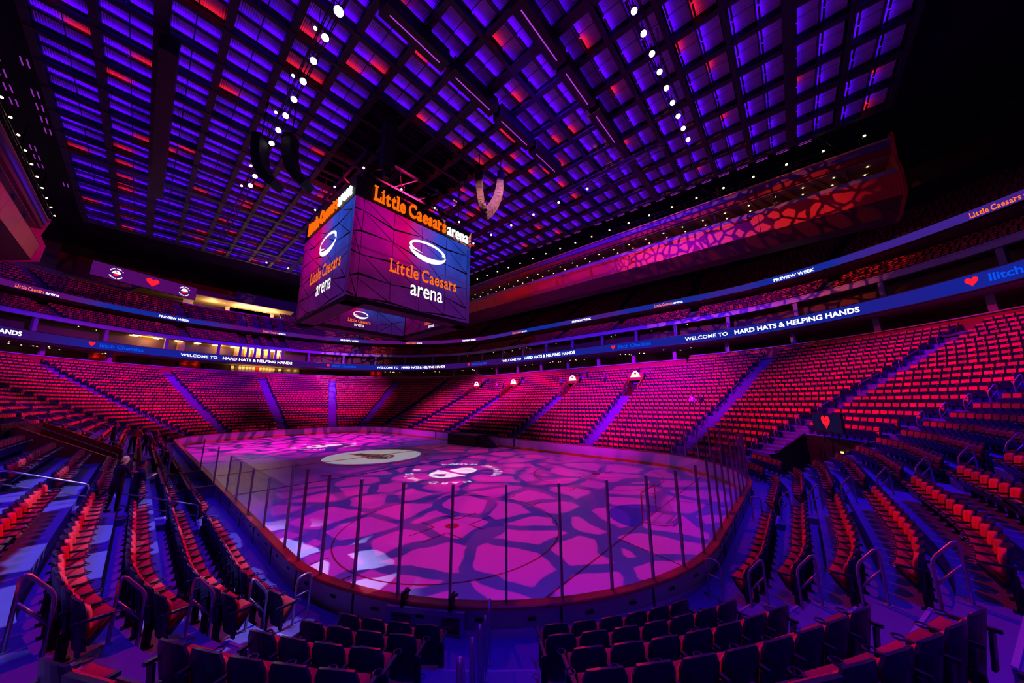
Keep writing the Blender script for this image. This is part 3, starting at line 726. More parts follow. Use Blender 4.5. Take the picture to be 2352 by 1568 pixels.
# ================================================================== SEATS
def bx(b, x0, x1, y0, y1, z0, z1, M=None): return b.box(x0, x1, y0, y1, z0, z1, M)
def curved_slab(nx, w0, w1, z0, z1, yb, tilt, th, bow, top_r):
    "upright panel: width w0 at bottom, w1 at top, bowed in plan, rounded upper corners; returns MB"
    b = MB(); nz = 5; rows = []
    for side in (0, 1):
        for k in range(nz+1):
            f = k/nz; z = z0+(z1-z0)*f; wd = w0+(w1-w0)*f
            if f > .8: wd -= top_r*((f-.8)/.2)**2
            for i in range(nx+1):
                u = 2*i/nx-1; x = u*wd/2; y = yb-tilt*(z-z0)+bow*u*u+(th if side else 0); zz = z-(.035*u*u if k == nz else 0)
                rows.append((x, y, zz))
    n1 = (nx+1)*(nz+1); fs = []
    I = lambda s_, k, i: s_*n1+k*(nx+1)+i
    for k in range(nz):
        for i in range(nx):
            fs.append((I(0,k,i), I(0,k+1,i), I(0,k+1,i+1), I(0,k,i+1))); fs.append((I(1,k,i), I(1,k,i+1), I(1,k+1,i+1), I(1,k+1,i)))
    for k in range(nz):
        fs.append((I(0,k,0), I(1,k,0), I(1,k+1,0), I(0,k+1,0))); fs.append((I(0,k,nx), I(0,k+1,nx), I(1,k+1,nx), I(1,k,nx)))
    for i in range(nx):
        fs.append((I(0,nz,i), I(1,nz,i), I(1,nz,i+1), I(0,nz,i+1))); fs.append((I(0,0,i), I(0,0,i+1), I(1,0,i+1), I(1,0,i)))
    b.add(rows, fs); return b
SHELL = curved_slab(6, .42, .48, .22, .89, .10, .16, .03, .045, .10).mesh('backrest_shell', NAVY)
PAD = curved_slab(6, .38, .43, .34, .80, .116, .16, .055, .045, .09).mesh('back_pad', REDF)
# seat cushion tipped up about 62 degrees on its hinge
TIP = Matrix.Translation((0, .15, .30))@Matrix.Rotation(52*D2R, 4, 'X')
b = MB(); n = 6; L_ = .38
vs = []; 
for k in range(7):
    f = k/6
    for i in range(n+1):
        u = 2*i/n-1; wd = .43*(1-.10*f*f); vs.append(TIP@Vector((u*wd/2, f*L_, (.06)+.03*math.sin(PI*min(1, f*1.05))-.02*u*u*u*u-(.045 if k in (0, 6) else 0))))
nb = len(vs)
vs += [TIP@Vector(((2*i/n-1)*.43*(1-.10*(k/6)**2)/2, k/6*L_, .0)) for k in range(7) for i in range(n+1)]
fs = []
for k in range(6):
    for i in range(n):
        a = k*(n+1)+i; fs.append((a, a+1, a+n+2, a+n+1)); fs.append((nb+a, nb+a+n+1, nb+a+n+2, nb+a+1))
for k in range(6):
    a = k*(n+1); fs.append((a, a+n+1, nb+a+n+1, nb+a)); a += n; fs.append((a, nb+a, nb+a+n+1, a+n+1))
b.add(vs, fs); CUSH = b.mesh('seat_cushion', REDF)
b = MB()
prof = [(-.22, 0), (.22, 0), (.22, .18), (.17, .33), (.08, .37), (-.08, .37), (-.17, .33), (-.22, .18)]
b.prism(prof, TIP@Matrix.Translation((0, 0, -.05)), .055); PANS = b.mesh('seat_pan', NAVY)
b = MB(); b.beam((-.265, -.02, .63), (-.265, .34, .60), .045, .035); b.beam((-.265, .05, .60), (-.265, .09, .22), .03, .10); ARM = b.mesh('armrest', NAVY)
b = MB(); b.tube([(-.265+.052*math.cos(2*PI*i/12), .395+.052*math.sin(2*PI*i/12), .605) for i in range(12)], .010, 5, True); CUP = b.mesh('cup_holder', NAVY)
b = MB(); b.box(-.29, -.24, .02, .12, .02, .36); b.box(-.30, -.23, -.02, .16, .0, .03); b.box(-.26, .26, .14, .18, .32, .36); STAND = b.mesh('seat_standard', BLACKS)
for me in (PAD, CUSH): me.polygons.foreach_set('use_smooth', [True]*len(me.polygons))
# simple far seat: one mesh
b = MB(); b.hexa([Vector(q) for q in ((-.20,.12,.34),(.20,.12,.34),(.20,.17,.34),(-.20,.17,.34),(-.21,.035,.81),(.21,.035,.81),(.21,.09,.81),(-.21,.09,.81))])
b.cur = 1; b.hexa([Vector(q) for q in ((-.23,.08,.20),(.23,.08,.20),(.23,.115,.20),(-.23,.115,.20),(-.235,-.02,.855),(.235,-.02,.855),(.235,.025,.855),(-.235,.025,.855))])
TIPF = Matrix.Translation((0, .15, .27))@Matrix.Rotation(66*D2R, 4, 'X')
b.hexa([TIPF@Vector(q) for q in ((-.22,0,-.05),(.22,0,-.05),(.19,.38,-.05),(-.19,.38,-.05),(-.22,0,.0),(.22,0,.0),(.19,.38,.0),(-.19,.38,.0))])
b.beam((-.265, -.02, .62), (-.265, .38, .60), .045, .035); b.box(-.29, -.24, .02, .12, .0, .36)
b.cur = 0; b.hexa([TIPF@Vector(q) for q in ((-.205,.02,.0),(.205,.02,.0),(.18,.36,.0),(-.18,.36,.0),(-.205,.03,.06),(.205,.03,.06),(.18,.35,.05),(-.18,.35,.05))])
FARSEAT = b.mesh('far_seat', [REDF, NAVY])
seats = []      # (x, y, z, rot, key)
def row_seats(key, t0, t1, d, z, pitch=.525, edge=.66, skip=None, edge2=None):
    L = sum(segs(d)); s0 = s_of(t0, d)+edge; s1 = s_of(t1 % 8, d)-(edge2 or edge)
    if t1 < t0: s1 += L
    n = int((s1-s0)/pitch)
    if n < 1: return
    o = ((s1-s0)-n*pitch)/2
    for k in range(n):
        t = t_of(s0+o+(k+.5)*pitch, d)
        if skip and skip(t): continue
        x, y, a = P(t, d); seats.append((x, y, z, a+PI/2, key+(k, n)))
for bi in range(len(AORD)):
    a, c = AORD[bi], AORD[(bi+1) % len(AORD)]
    for i in range(NROW):
        row_seats(('low', bi, i), EDGE[a][1] if a in EDGE else AIS[a], EDGE[c][0] if c in EDGE else AIS[c], dback(i)-.03, zrow(i), edge=.02 if a in EDGE else .66, edge2=.02 if c in EDGE else .66, skip=lambda t, i=i: inhole(t, i) or i >= nrows(t) or (i == 0 and (t < 1.0 and abs(P(t, 0)[1]-0) < 3.6)))
UA = [k*8/28 for k in range(28)]
for k in range(28):
    t0, t1 = UA[k], UA[(k+1) % 28] if k < 27 else 8
    for j in range(MROW): row_seats(('mid', k, j), t0, t1-1e-6, md(j)-.03, mz(j), .56, .6)
    for j in range(UROW):
        if 1.95 < (t0+t1)/2 < 3.35 and j >= 8: continue
        row_seats(('upp', k, j), t0, t1-1e-6, ud(j)-.03, uz(j), .56, .6)
for k in range(40):
    t0, t1 = 8*k/40, 8*(k+1)/40
    for j, (d, z) in enumerate(((22.35, 13.75), (23.25, 14.1))): row_seats(('suite', k, j), t0, t1-1e-6, d, z, .62, .5)
    if not 1.2 < t0 < 3.2: row_seats(('loge', k, 0), t0, t1-1e-6, 21.9 if nrows(t0) == 22 else 23.2, 10.5, .62, .7)
def rank(s):
    q = pix((s[0], s[1], s[2]+.6))
    if s[4][0] != 'low' or q is None or not (-40 < q[0] < 2392 and -40 < q[1] < 1640): return 1e9
    return (Vector(s[:3])-CAM).length
seats = [s for s in seats if (Vector((s[0], s[1], s[2]+.5))-CAM).length > 1.15]
seats.sort(key=rank)
BDESC = {'SW42': 'right of the front steps', 'SW15': 'left of the front steps', 'SW75': 'beyond the right corner rails', 'W_15': 'along the left boards', 'S0': 'behind the goal', 'W_6': 'far along the left boards', 'SE75': 'by the right tunnel', 'SE45': 'beyond the right tunnel', 'SE18': 'across the right corner'}
NEARN = 300
for (x, y, z, r, key) in seats[:NEARN]:
    _, bi, i, k, n = key
    o = thing('arena_seat', 'red tip-up seat, %s along the %s row, %s' % (nth(k), nth(i), BDESC.get(AORD[bi], 'near block')), 'seat', (x, y, z), r, 'red tip-up seats of the lower bowl')
    obj('backrest_shell', SHELL, o); obj('back_pad', PAD, o); cu_ = obj('seat_cushion', CUSH, o); obj('seat_pan', PANS, cu_)
    ar = obj('armrest', ARM, o); obj('cup_holder', CUP, ar); obj('seat_standard', STAND, o)
    if k == n-1:
        ar = obj('armrest', ARM, o, (.53, 0, 0)); obj('cup_holder', CUP, ar)
# all the rest: one object, seats set on points by geometry nodes
def seat_field(name, label, items):
    me = bpy.data.meshes.new(name); me.from_pydata([s[:3] for s in items], [], [])
    at = me.attributes.new('turn', 'FLOAT_VECTOR', 'POINT'); at.data.foreach_set('vector', [q for s in items for q in (0, 0, s[3])])
    o = tag(obj(name, me), label, 'seats', None, 'stuff')
    ng_ = bpy.data.node_groups.new('set_seats', 'GeometryNodeTree')
    ng_.interface.new_socket('Geometry', in_out='INPUT', socket_type='NodeSocketGeometry'); ng_.interface.new_socket('Geometry', in_out='OUTPUT', socket_type='NodeSocketGeometry')
    N = ng_.nodes; gi = N.new('NodeGroupInput'); go = N.new('NodeGroupOutput'); ip = N.new('GeometryNodeInstanceOnPoints'); oi = N.new('GeometryNodeObjectInfo'); na = N.new('GeometryNodeInputNamedAttribute')
    na.data_type = 'FLOAT_VECTOR'; na.inputs[0].default_value = 'turn'
    oi.inputs[0].default_value = SEATSRC; e2r = N.new('FunctionNodeEulerToRotation')
    ng_.links.new(gi.outputs[0], ip.inputs['Points']); ng_.links.new(oi.outputs['Geometry'], ip.inputs['Instance'])
    ng_.links.new(na.outputs[0], e2r.inputs[0]); ng_.links.new(e2r.outputs[0], ip.inputs['Rotation']); ng_.links.new(ip.outputs[0], go.inputs[0])
    md_ = o.modifiers.new('seats', 'NODES'); md_.node_group = ng_
    return o
fx, fy, fz, fr_, _k = seats[NEARN]
SEATSRC = obj('far_seat', FARSEAT, None, (fx, fy, fz), fr_)     # itself one of the seats
tag(SEATSRC, 'red tip-up seat just beyond the nearest rows', 'seat', 'red tip-up seats of the lower bowl')
seat_field('arena_seats', 'thousands of red tip-up seats filling the bowl tiers', seats[NEARN+1:])

# ================================================================== HANDRAILS
def rail(lab, t, da, za, db, zb, h=.92, r=.024, sh=0., two=True, grp='aisle handrails'):
    "hoop rail: posts at (da, za) and (db, zb)"
    o = thing('handrail', lab, 'handrail', group=grp)
    M = frame_at(t, 0); A = M@Vector((sh, da, za)); B = M@Vector((sh, db, zb)); u = Vector((0, 0, 1)); c = .10
    dirv = (B+u*h-A-u*h).normalized(); b = MB()
    b.tube([A, A+u*(h-c), A+u*(h-.03)+dirv*.03, A+u*h+dirv*c, B+u*h-dirv*c, B+u*(h-.03)-dirv*.03, B+u*(h-c), B], r, 8); b.build('rail_hoop', STEEL, o, True)
    if two: b = MB(); b.tube([A+u*h*.6, B+u*h*.6], r*.8, 8); b.build('mid_bar', STEEL, o, True)
    b = MB(); b.disc(A, u, .06, 10, .012); b.disc(B, u, .06, 10, .012); b.build('foot_plate', STEEL, o)
NM = {'SW15': 'left corner aisle', 'SW42': 'aisle straight ahead', 'SW75': 'right corner aisle', 'S0': 'aisle behind the goal', 'SE45': 'aisle past the right tunnel', 'W_15': 'left side aisle'}
for an, rows_ in (('SW15', range(-1, 6)), ('SW42', range(-1, 5)), ('SW75', range(-1, 8)), ('S0', range(-1, 9)), ('SE75', range(7, 12))):
    for i in rows_:
        d = dback(i)+RIS; rail('violet-lit steel hoop rail, %s up the %s' % (nth(i+1), NM.get(an, 'steps by the heart screen')), RAILT.get(an, AIS[an]), d-.16, zrow(max(i, 0)), d+.16, zrow(i+1))
for k, (i, j) in enumerate(((0, 2), (3, 5), (6, 8))):
    rail('long sloping steel rail, %s up the left side aisle' % nth(k), AIS['W_15'], dback(i)+.0, zrow(i), dback(j)+.2, zrow(j))
for an, nm in (('SE45', 'aisle past the right tunnel'), ('SE18', 'next aisle right of the corner'), ('NW72', 'far left corner aisle'), ('NW45', 'far left aisle'), ('E16', 'far side aisle'), ('E6', 'second far side aisle')):
    for k, i in enumerate(range(0, 7)):
        d = dback(i)+RIS; rail('small hoop rail, %s up the %s' % (nth(k), nm), AIS[an], d-.16, zrow(i), d+.15, zrow(i+1), sh=.5)
    for k, i in enumerate(range(8, nrows(AIS[an])-3, 4)):
        if inhole(AIS[an], i+1): continue
        rail('long sloping rail, %s up the upper %s' % (nth(k), nm), AIS[an], dback(i)+.1, zrow(i), dback(i+2)+.2, zrow(i+2), sh=.52)
for k, (i, t_, w_) in enumerate(((4, 4.38, 3), (7, 4.36, 3), (10, 4.33, 3), (6, 4.21, 3), (9, 4.19, 3), (12, 4.17, 3), (4, 4.05, 3), (7, 4.04, 3), (11, 4.0, 3))):
    rail('long steel rail beside the left side seats, number %s from the red tunnel wall' % nth(k), t_, dback(i), zrow(i), dback(i+w_), zrow(i+w_))

# ================================================================== LOWER BOWL OPENINGS
SIGNW = emat('sign_white', (1, .93, .90), 2.0); SIGNR = emat('sign_red', (1, .03, .05), 1.3)
def dome(n=14, w_=1., h_=1.): return [(w_/2*math.cos(PI*i/n), h_*math.sin(PI*i/n)) for i in range(n+1)]
for k, an in enumerate(('E16', 'E6', 'E_6', 'E_16')):
    t = AIS[an]; dd0 = dback(13)+RIS; dd1 = dback(17)+RIS; z0 = zrow(13); z1 = zrow(18)
    o = tag(obj('portal_%d' % (k+1), None), None, None, None, 'structure'); w_ = .95
    b = MB(); M = frame_at(t, 0)
    for s_ in (-1, 1):
        x0, x1 = sorted((s_*w_, s_*(w_+.15)))
        b.hexa([M@Vector(q) for q in ((x0, dd0, z0), (x1, dd0, z0), (x1, dd1, z0), (x0, dd1, z0), (x0, dd0+.3, z0+1.3), (x1, dd0+.3, z0+1.3), (x1, dd1, z1+.95), (x0, dd1, z1+.95))])
    b.build('portal_side', REDW, o)
    b = MB(); b.box(-w_-.15, w_+.15, dd1-.9, dd1, z0+2.2, z1+1.0, M); b.build('portal_header', REDW, o)
    b = MB(); b.box(-w_, w_, dd1, dd1+.1, z0, z1, M); b.box(-w_, w_, dd0, dd1, z0-.02, z0, M); b.build('portal_back', BLACK, o)
    b = MB()
    for s_ in (-1, 1): b.tube([M@Vector((s_*1.05, dd1-.2, z1+1.0)), M@Vector((s_*1.05, dd1-.2, z1+1.75)), M@Vector((s_*2.0, dd1-.2, z1+1.75)), M@Vector((s_*2.0, dd1-.2, z1+.9))], .03, 6)
    b.build('portal_rail', STEEL, o)
    sg = thing('hard_hat_sign', 'lit white hard hat sign over the %s far seat portal from the right' % nth(k), 'sign', group='portal signs')
    F = M@Matrix.Translation((0, dd1-.95, z0+2.75))@Matrix(((-1,0,0,0),(0,0,-1,0),(0,1,0,0),(0,0,0,1)))
    b = MB(); b.prism(dome(14, 1.15, .72), F, .05); b.box(-.68, .68, -.09, .0, 0, .05, F); b.build('hat_panel', SIGNW, sg)
    b = MB(); b.prism([(x*.4, y*.4+.36) for x, y in heart(16)], F@Matrix.Translation((0, 0, .052)), .01); b.build('heart_emblem', SIGNR, sg)
# big tunnel at the right with the heart screen
t0, t1 = HOLES[0][:2]
tn = tag(obj('tunnel_right', None), 'black entry tunnel in the right corner seats', None, None, 'structure')
b = MB(); sweep(b, rect(dback(1)+RIS, dback(5)+.4, .28, .32), t0, t1); b.build('tunnel_floor', CONC_D, tn)
b = MB(); sweep(b, rect(dback(5)+.1, dback(5)+.25, .3, zrow(6)), t0, t1); b.build('tunnel_back', BLACK, tn)
b = MB(); sweep(b, [(dback(1)+RIS, .3), (dback(1)+RIS, zrow(1)), (dback(5)+.1, zrow(6)+.1), (dback(5)+.1, .3)], t0-.006, t0); sweep(b, [(dback(1)+RIS, .3), (dback(1)+RIS, zrow(1)), (dback(5)+.1, zrow(6)+.1), (dback(5)+.1, .3)], t1, t1+.006); b.build('tunnel_side', BLACK, tn)
YG = emat('tunnel_lamp', (.95, .80, .18), 1.6)
b = MB()
for q, zz in ((.25, 2.1), (.32, 1.5), (.42, 2.2), (.5, 1.9), (.55, 1.2)): M = frame_at(t0+(t1-t0)*q, dback(5)); b.box(-.14, .14, -.02, .06, zz, zz+.1, M)
b.build('tunnel_lamp', YG, tn)
b = MB()
for q in (.15, .35, .55, .75): M = frame_at(t0+(t1-t0)*q, dback(5)-.1); b.beam(M@Vector((0, 0, .3)), M@Vector((0, 0, 2.4)), .08); b.beam(M@Vector((-.5, 0, 1.2)), M@Vector((.7, 0, 2.2)), .04)
b.build('tunnel_frame', BLACKS, tn)
hs = thing('heart_screen', 'flat screen showing a red heart of clasped hands above the right tunnel', 'screen')
M = frame_at(t0+(t1-t0)*.46, dback(5)-.45, zrow(5)+.85); F = M@Matrix.Rotation(8*D2R, 4, 'Z')@Matrix(((-1,0,0,0),(0,0,-1,0),(0,1,0,0),(0,0,0,1)))
b = MB(); b.box(-1.55, 1.55, -.06, 1.06, -.12, 0, F); b.build('screen_case', BLACK, hs)
b = MB(); b.box(-1.5, 1.5, 0, 1.0, 0, .01, F); b.build('screen_face', emat('heart_screen_face', (.008, .004, .035), 1), hs)
b = MB(); hp = [(x*.92, y*.86+.5) for x, y in heart(30)]; b.prism(hp, F@Matrix.Translation((0, 0, .011)), .004); b.build('heart_emblem', RLED, hs)
b = MB()
for q in (-.18, -.06, .06, .18): b.beam(F@Vector((q-.02, .16+abs(q)*.5, .018)), F@Vector((q+.10, .30+abs(q)*.5, .018)), .025, .004)
b.beam(F@Vector((-.16, .72, .018)), F@Vector((.0, .58, .018)), .03, .004); b.beam(F@Vector((.0, .58, .018)), F@Vector((.2, .68, .018)), .03, .004); b.build('finger_line', mat('finger_dark', (.12, .0, .01)), hs)
b = MB()
for q in (-.6, .9): b.beam(F@Vector((q, 0, -.06)), F@Vector((q, -.7, -.06)), .08)
b.build('screen_leg', BLACKS, hs)
# red-walled tunnel at the left side
t0, t1 = HOLES[1][:2]
tn = tag(obj('tunnel_left', None), 'red walled entry tunnel in the left side seats', None, None, 'structure')
b = MB()
for ta in (t0, t1):
    sweep(b, [(dback(2)+.5, .5), (dback(2)+.5, zrow(3)+.45), (dback(6)+.3, zrow(7)+.75), (dback(6)+.3, .5)], ta-.004, ta+.004)
b.build('tunnel_side', mat('tunnel_red_lit', (.42, .018, .02), .55), tn)  # brighter copy of the wall red, with the light on it coloured in
b = MB(); sweep(b, rect(dback(6)+.28, dback(6)+.45, .3, zrow(7)+.7), t0, t1); b.build('tunnel_back', REDW, tn)
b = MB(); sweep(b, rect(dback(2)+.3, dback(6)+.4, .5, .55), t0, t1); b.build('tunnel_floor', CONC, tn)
for k, ta in enumerate((t0, t1)):
    rail('long steel rail on top of the red tunnel wall, %s of two' % ('far' if k == 0 else 'near'), ta, dback(2)+.6, zrow(3)+.45, dback(6)+.2, zrow(7)+.72, .30, two=False)

# ================================================================== GONDOLAS
GRED = mat('gondola_red', (.50, .025, .03), .5, noise=(.6, .15)); GVIO = mat('gondola_desk', (.30, .26, .46), .5)
for s_ in (1, -1):
    X = lambda v: s_*v
    g = thing('press_gondola', 'long red press gondola hung along the %s side under the ceiling' % ('right' if s_ > 0 else 'left'), 'gondola', (0, 0, 0), 0, 'press gondolas')
    Y0, Y1 = -43.0, 43.0
    def ext(name, pts, m, y0=Y0, y1=Y1):
        b = MB(); n = len(pts); vs = [(X(x), y0, z) for x, z in pts]+[(X(x), y1, z) for x, z in pts]
        b.add(vs, [tuple(range(n)), tuple(range(2*n-1, n-1, -1))]+[(i, n+i, n+(i+1) % n, (i+1) % n) for i in range(n)]); return b.build(name, m, g)
    npn = 16
    for k in range(npn):
        a = Y0+(Y1-Y0)*k/npn; c = Y0+(Y1-Y0)*(k+1)/npn
        ext('front_panel', [(28.75, 24.55), (28.35, 26.75), (28.5, 26.75), (28.9, 24.55)], GRED, a+.02, c-.02)
    ext('desk_band', [(28.32, 26.78), (28.75, 27.45), (29.2, 27.45), (29.0, 26.78)], GVIO)
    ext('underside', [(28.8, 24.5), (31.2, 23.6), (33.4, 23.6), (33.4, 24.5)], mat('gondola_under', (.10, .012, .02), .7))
    ext('floor_slab', [(28.9, 26.3), (33.4, 26.3), (33.4, 26.45), (28.9, 26.45)], BROWN)
    ext('back_wall', [(33.2, 24), (33.4, 24), (33.4, 30.4), (33.2, 30.4)], BROWN)
    ext('ceiling_slab', [(29.0, 29.1), (33.4, 29.1), (33.4, 29.3), (29.0, 29.3)], TANW)
    ext('fascia_red', [(28.6, 29.15), (28.6, 29.75), (29.0, 29.75), (29.0, 29.15)], mat('fascia_deep_red', (.24, .012, .02), .6))
    ext('fascia_violet', [(28.45, 29.78), (28.45, 30.35), (29.0, 30.35), (29.0, 29.78)], mat('fascia_violet', (.10, .07, .26), .6))
    ext('roof_edge', [(28.2, 30.38), (28.2, 30.5), (33.4, 30.5), (33.4, 30.38)], TAN)
    b = MB()
    for ye in (Y0, Y1):
        e0, e1 = sorted((ye, ye+(.25 if ye > 0 else -.25))); pts = [(28.15, 24.5), (28.0, 26.9), (28.6, 28.3), (28.1, 30.9), (30.4, 30.9), (33.4, 29.5), (33.4, 23.6), (31.2, 23.5)]
        n = len(pts); vs = [(X(x), e0, z) for x, z in pts]+[(X(x), e1, z) for x, z in pts]; b.add(vs, [tuple(range(n)), tuple(range(2*n-1, n-1, -1))]+[(i, n+i, n+(i+1) % n, (i+1) % n) for i in range(n)])
    b.build('end_fin', GRED, g)
    b = MB()
    for k in range(34):
        y = Y0+1.5+k*2.5
        for xx in (30.0, 31.6): b.disc((X(xx), y, 29.08), (0, 0, -1), .07, 8, .02)
    b.build('down_light', BULB, g)
    b = MB()
    for k in range(14): b.box(*sorted((X(29.15), X(29.4))), -40+6*k, -39.85+6*k, 27.45, 29.1)
    b.build('mullion', BLACKS, g)
    b = MB(); b.tube([(X(28.1), Y0, 31.35), (X(28.1), Y1, 31.35)], .03, 5); b.tube([(X(28.1), Y0, 30.95), (X(28.1), Y1, 30.95)], .03, 5)
    for k in range(44): b.tube([(X(28.1), Y0+2*k, 30.5), (X(28.1), Y0+2*k, 31.35)], .025, 5)
    b.build('catwalk_rail', BLACKS, g)
    b = MB()
    for k in range(29):
        y = Y0+1.6+3*k; b.disc((X(27.9), y, 31.45), (0, 0, -1), .10, 8, .10)
    b.build('string_bulb', BULB, g)
    b = MB()
    for k in range(8): b.beam((X(29), -40+11.4*k, 30.5), (X(29), -40+11.4*k, 36.2), .12); b.beam((X(28.6), -40+11.4*k, 30.5), (X(27.2), -38+11.4*k, 33), .05)
    b.build('hanger_rod', BLACKS, g)

# ================================================================== SUITE LEVEL FITTINGS
COLV = mat('suite_column', (.22, .17, .36), .6)
cl = tag(obj('column_row', None), 'row of suite columns round the bowl', None, None, 'structure')
for k in range(56):
    t = 8*k/56+.05; M = frame_at(t, 25.6); b = MB(); b.box(-.22, .22, -.2, .2, 14.3, 17.35, M)
    if not 1.2 < t % 8 < 3.3: b.box(-.25, .25, -2.2, -1.8, 10.35, 13.42, M)
    b.build('column', COLV, cl)
# lit bays: warm restaurants at the far end, loge wall bays
bays = tag(obj('wall_bays', None), 'lit and painted wall bays behind the loge and suites', None, None, 'structure')
GOLDW = mat('gold_wall', (.62, .36, .08), .6)
random.seed(21)
for k in range(26):
    t = 1.62+k*.068; M = frame_at(t, 27.0); wd = .5*segs(27)[1]*.068 if int(t) % 2 else .3
    r_ = random.random()
    m_ = TANW if 8 <= k <= 17 and k != 13 else (REDW if r_ < .4 else BROWN if r_ < .75 else TANW)
    b = MB(); b.box(-wd*.85, wd*.85, -.12, .1, 10.4, 13.3, M); b.build('loge_bay', m_, bays)
    if m_ is TANW or r_ < .2:
        for q in (-.4, .4):
            x, y, a = P(t, 26.6); tg = Vector((-math.sin(a), math.cos(a), 0))*wd*q
            Lp = bpy.data.lights.new('bay_downlight', 'POINT'); Lp.color = (1, .62, .22) if m_ is TANW else (1, .05, .03); Lp.energy = 8; Lp.shadow_soft_size = .05
            o = bpy.data.objects.new('bay_downlight', Lp); C.objects.link(o); o.location = (x+tg.x, y+tg.y, 13.0)
lampn = [0]
WARM = emat('warm_lamp', (1, .60, .17), 14)
fm = MB(); fm.box(-.5, .5, -.07, .07, -.04, .04); WLM = fm.mesh('suite_lamp', WARM)
for k in range(23):                                           # golden bar inside the far-end suites
    t = 2.12+k*.052 if k < 23 else 0
    for dd in (25.9, 26.9, 27.9):
        M = frame_at(t, dd, 17.2); o = obj('suite_lamp', WLM, bays); o.matrix_world = M@Matrix.Rotation(random.choice((0, .6, -.6)), 4, 'Z')
b = MB(); sweep(b, rect(28.3, 28.55, 14.3, 17.28), 2.1, 3.28); sweep(b, rect(25.6, 28.5, 17.24, 17.29), 2.1, 3.28); b.build('bar_wall', GOLDW, bays)
b = MB()
for k in range(6): M = frame_at(2.15+k*.2, 26.2); b.box(-.5, .5, 0, .5, 14.3, 17.2, M)
b.build('bar_pier', GOLDW, bays)
for k in range(7):
    x, y, a = P(2.12+k*.185, 26.0); Lp = bpy.data.lights.new('bar_light', 'POINT'); Lp.color = (1, .58, .15); Lp.energy = 260; Lp.shadow_soft_size = .3
    o = bpy.data.objects.new('bar_light', Lp); C.objects.link(o); o.location = (x, y, 16.6)
# scattered small warm lamps deep in the loge and suites on the other sides
random.seed(5)
pm = MB(); pm.disc((0, 0, 0), (0, 0, -1), .06, 8, .02); PLM = pm.mesh('loge_lamp', BULB)
for k in range(90):
    t = random.uniform(0, 1.6) if k % 3 else random.uniform(3.3, 3.95); up = random.random() < .45
    x, y, a = P(t, random.uniform(24.5, 26.8) if not up else random.uniform(26, 28)); o = obj('loge_lamp', PLM, bays, (x, y, 13.38 if not up else 17.28))
# upper far end: open bar behind the upper rows and the heart video wall
ub = tag(obj('wall_upper_bar', None), 'tan lit bar level behind the far-end upper seats', None, None, 'structure')
b = MB(); sweep(b, rect(35.6, 46.4, 25.6, 25.8), 1.95, 3.35); b.build('bar_floor', BROWN, ub)
b = MB(); sweep(b, rect(35.7, 35.85, 25.8, 26.9), 1.95, 3.35); b.build('bar_front', mat('bar_front', (.12, .015, .02), .6), ub)
b = MB(); sweep(b, rect(35.6, 35.95, 26.9, 27.0), 1.95, 3.35); b.build('bar_rail', LEDGE, ub)
b = MB(); sweep(b, rect(36.4, 46.4, 29.6, 29.8), 1.95, 3.2); b.build('bar_soffit', TANW, ub)
b = MB(); sweep(b, rect(36.2, 36.5, 29.6, 32.2), 1.95, 3.0); b.build('bar_fascia', DARKW, ub)
b = MB()
for k in range(12): M = frame_at(2.05+k*.095, 43); b.box(-.9, .9, 0, .3, 25.8, 29.6, M)
b.build('bar_panel', TANW, ub)
b = MB()
for k in range(30): M = frame_at(2.02+.04*k, random.uniform(38, 44), 29.55); b.box(-.14, .14, -.1, .1, 0, .04, M)
b.build('bar_lamp', GOLD, ub)
for k in range(6):
    x, y, a = P(2.05+k*.2, 40); Lp = bpy.data.lights.new('bar_light', 'POINT'); Lp.color = (1, .60, .24); Lp.energy = 700; Lp.shadow_soft_size = .3
    o = bpy.data.objects.new('bar_light', Lp); C.objects.link(o); o.location = (x, y, 28.4)
for k in range(2):
    x, y, a = P(2.4+k*.35, 37.2); Lp = bpy.data.lights.new('curtain_light', 'POINT'); Lp.color = (.7, .02, 1); Lp.energy = 220
    o = bpy.data.objects.new('curtain_light', Lp); C.objects.link(o); o.location = (x, y, 28)
vw = thing('video_wall', 'long violet video wall with hearts and hard hat emblems over the far left upper seats', 'screen')
A = Vector((-25.0, 54.5, 26.9)); B = Vector((-11.6, 60.5, 27.1)); r_ = (B-A); Wv = Vector((r_.x, r_.y, 0)).length; r_ = Vector((r_.x, r_.y, 0)).normalized(); nn = r_.cross(Vector((0, 0, 1)))
F = Matrix(((r_.x, 0, nn.x, A.x), (r_.y, 0, nn.y, A.y), (0, 1, 0, 26.9), (0, 0, 0, 1)))
b = MB(); b.box(0, Wv, 0, 2.6, -.3, 0, F); b.build('screen_case', BLACK, vw)
b = MB(); b.box(.05, Wv-.05, .05, 2.55, 0, .01, F); b.build('screen_face', emat('video_violet', (.10, .004, .16), .8), vw)
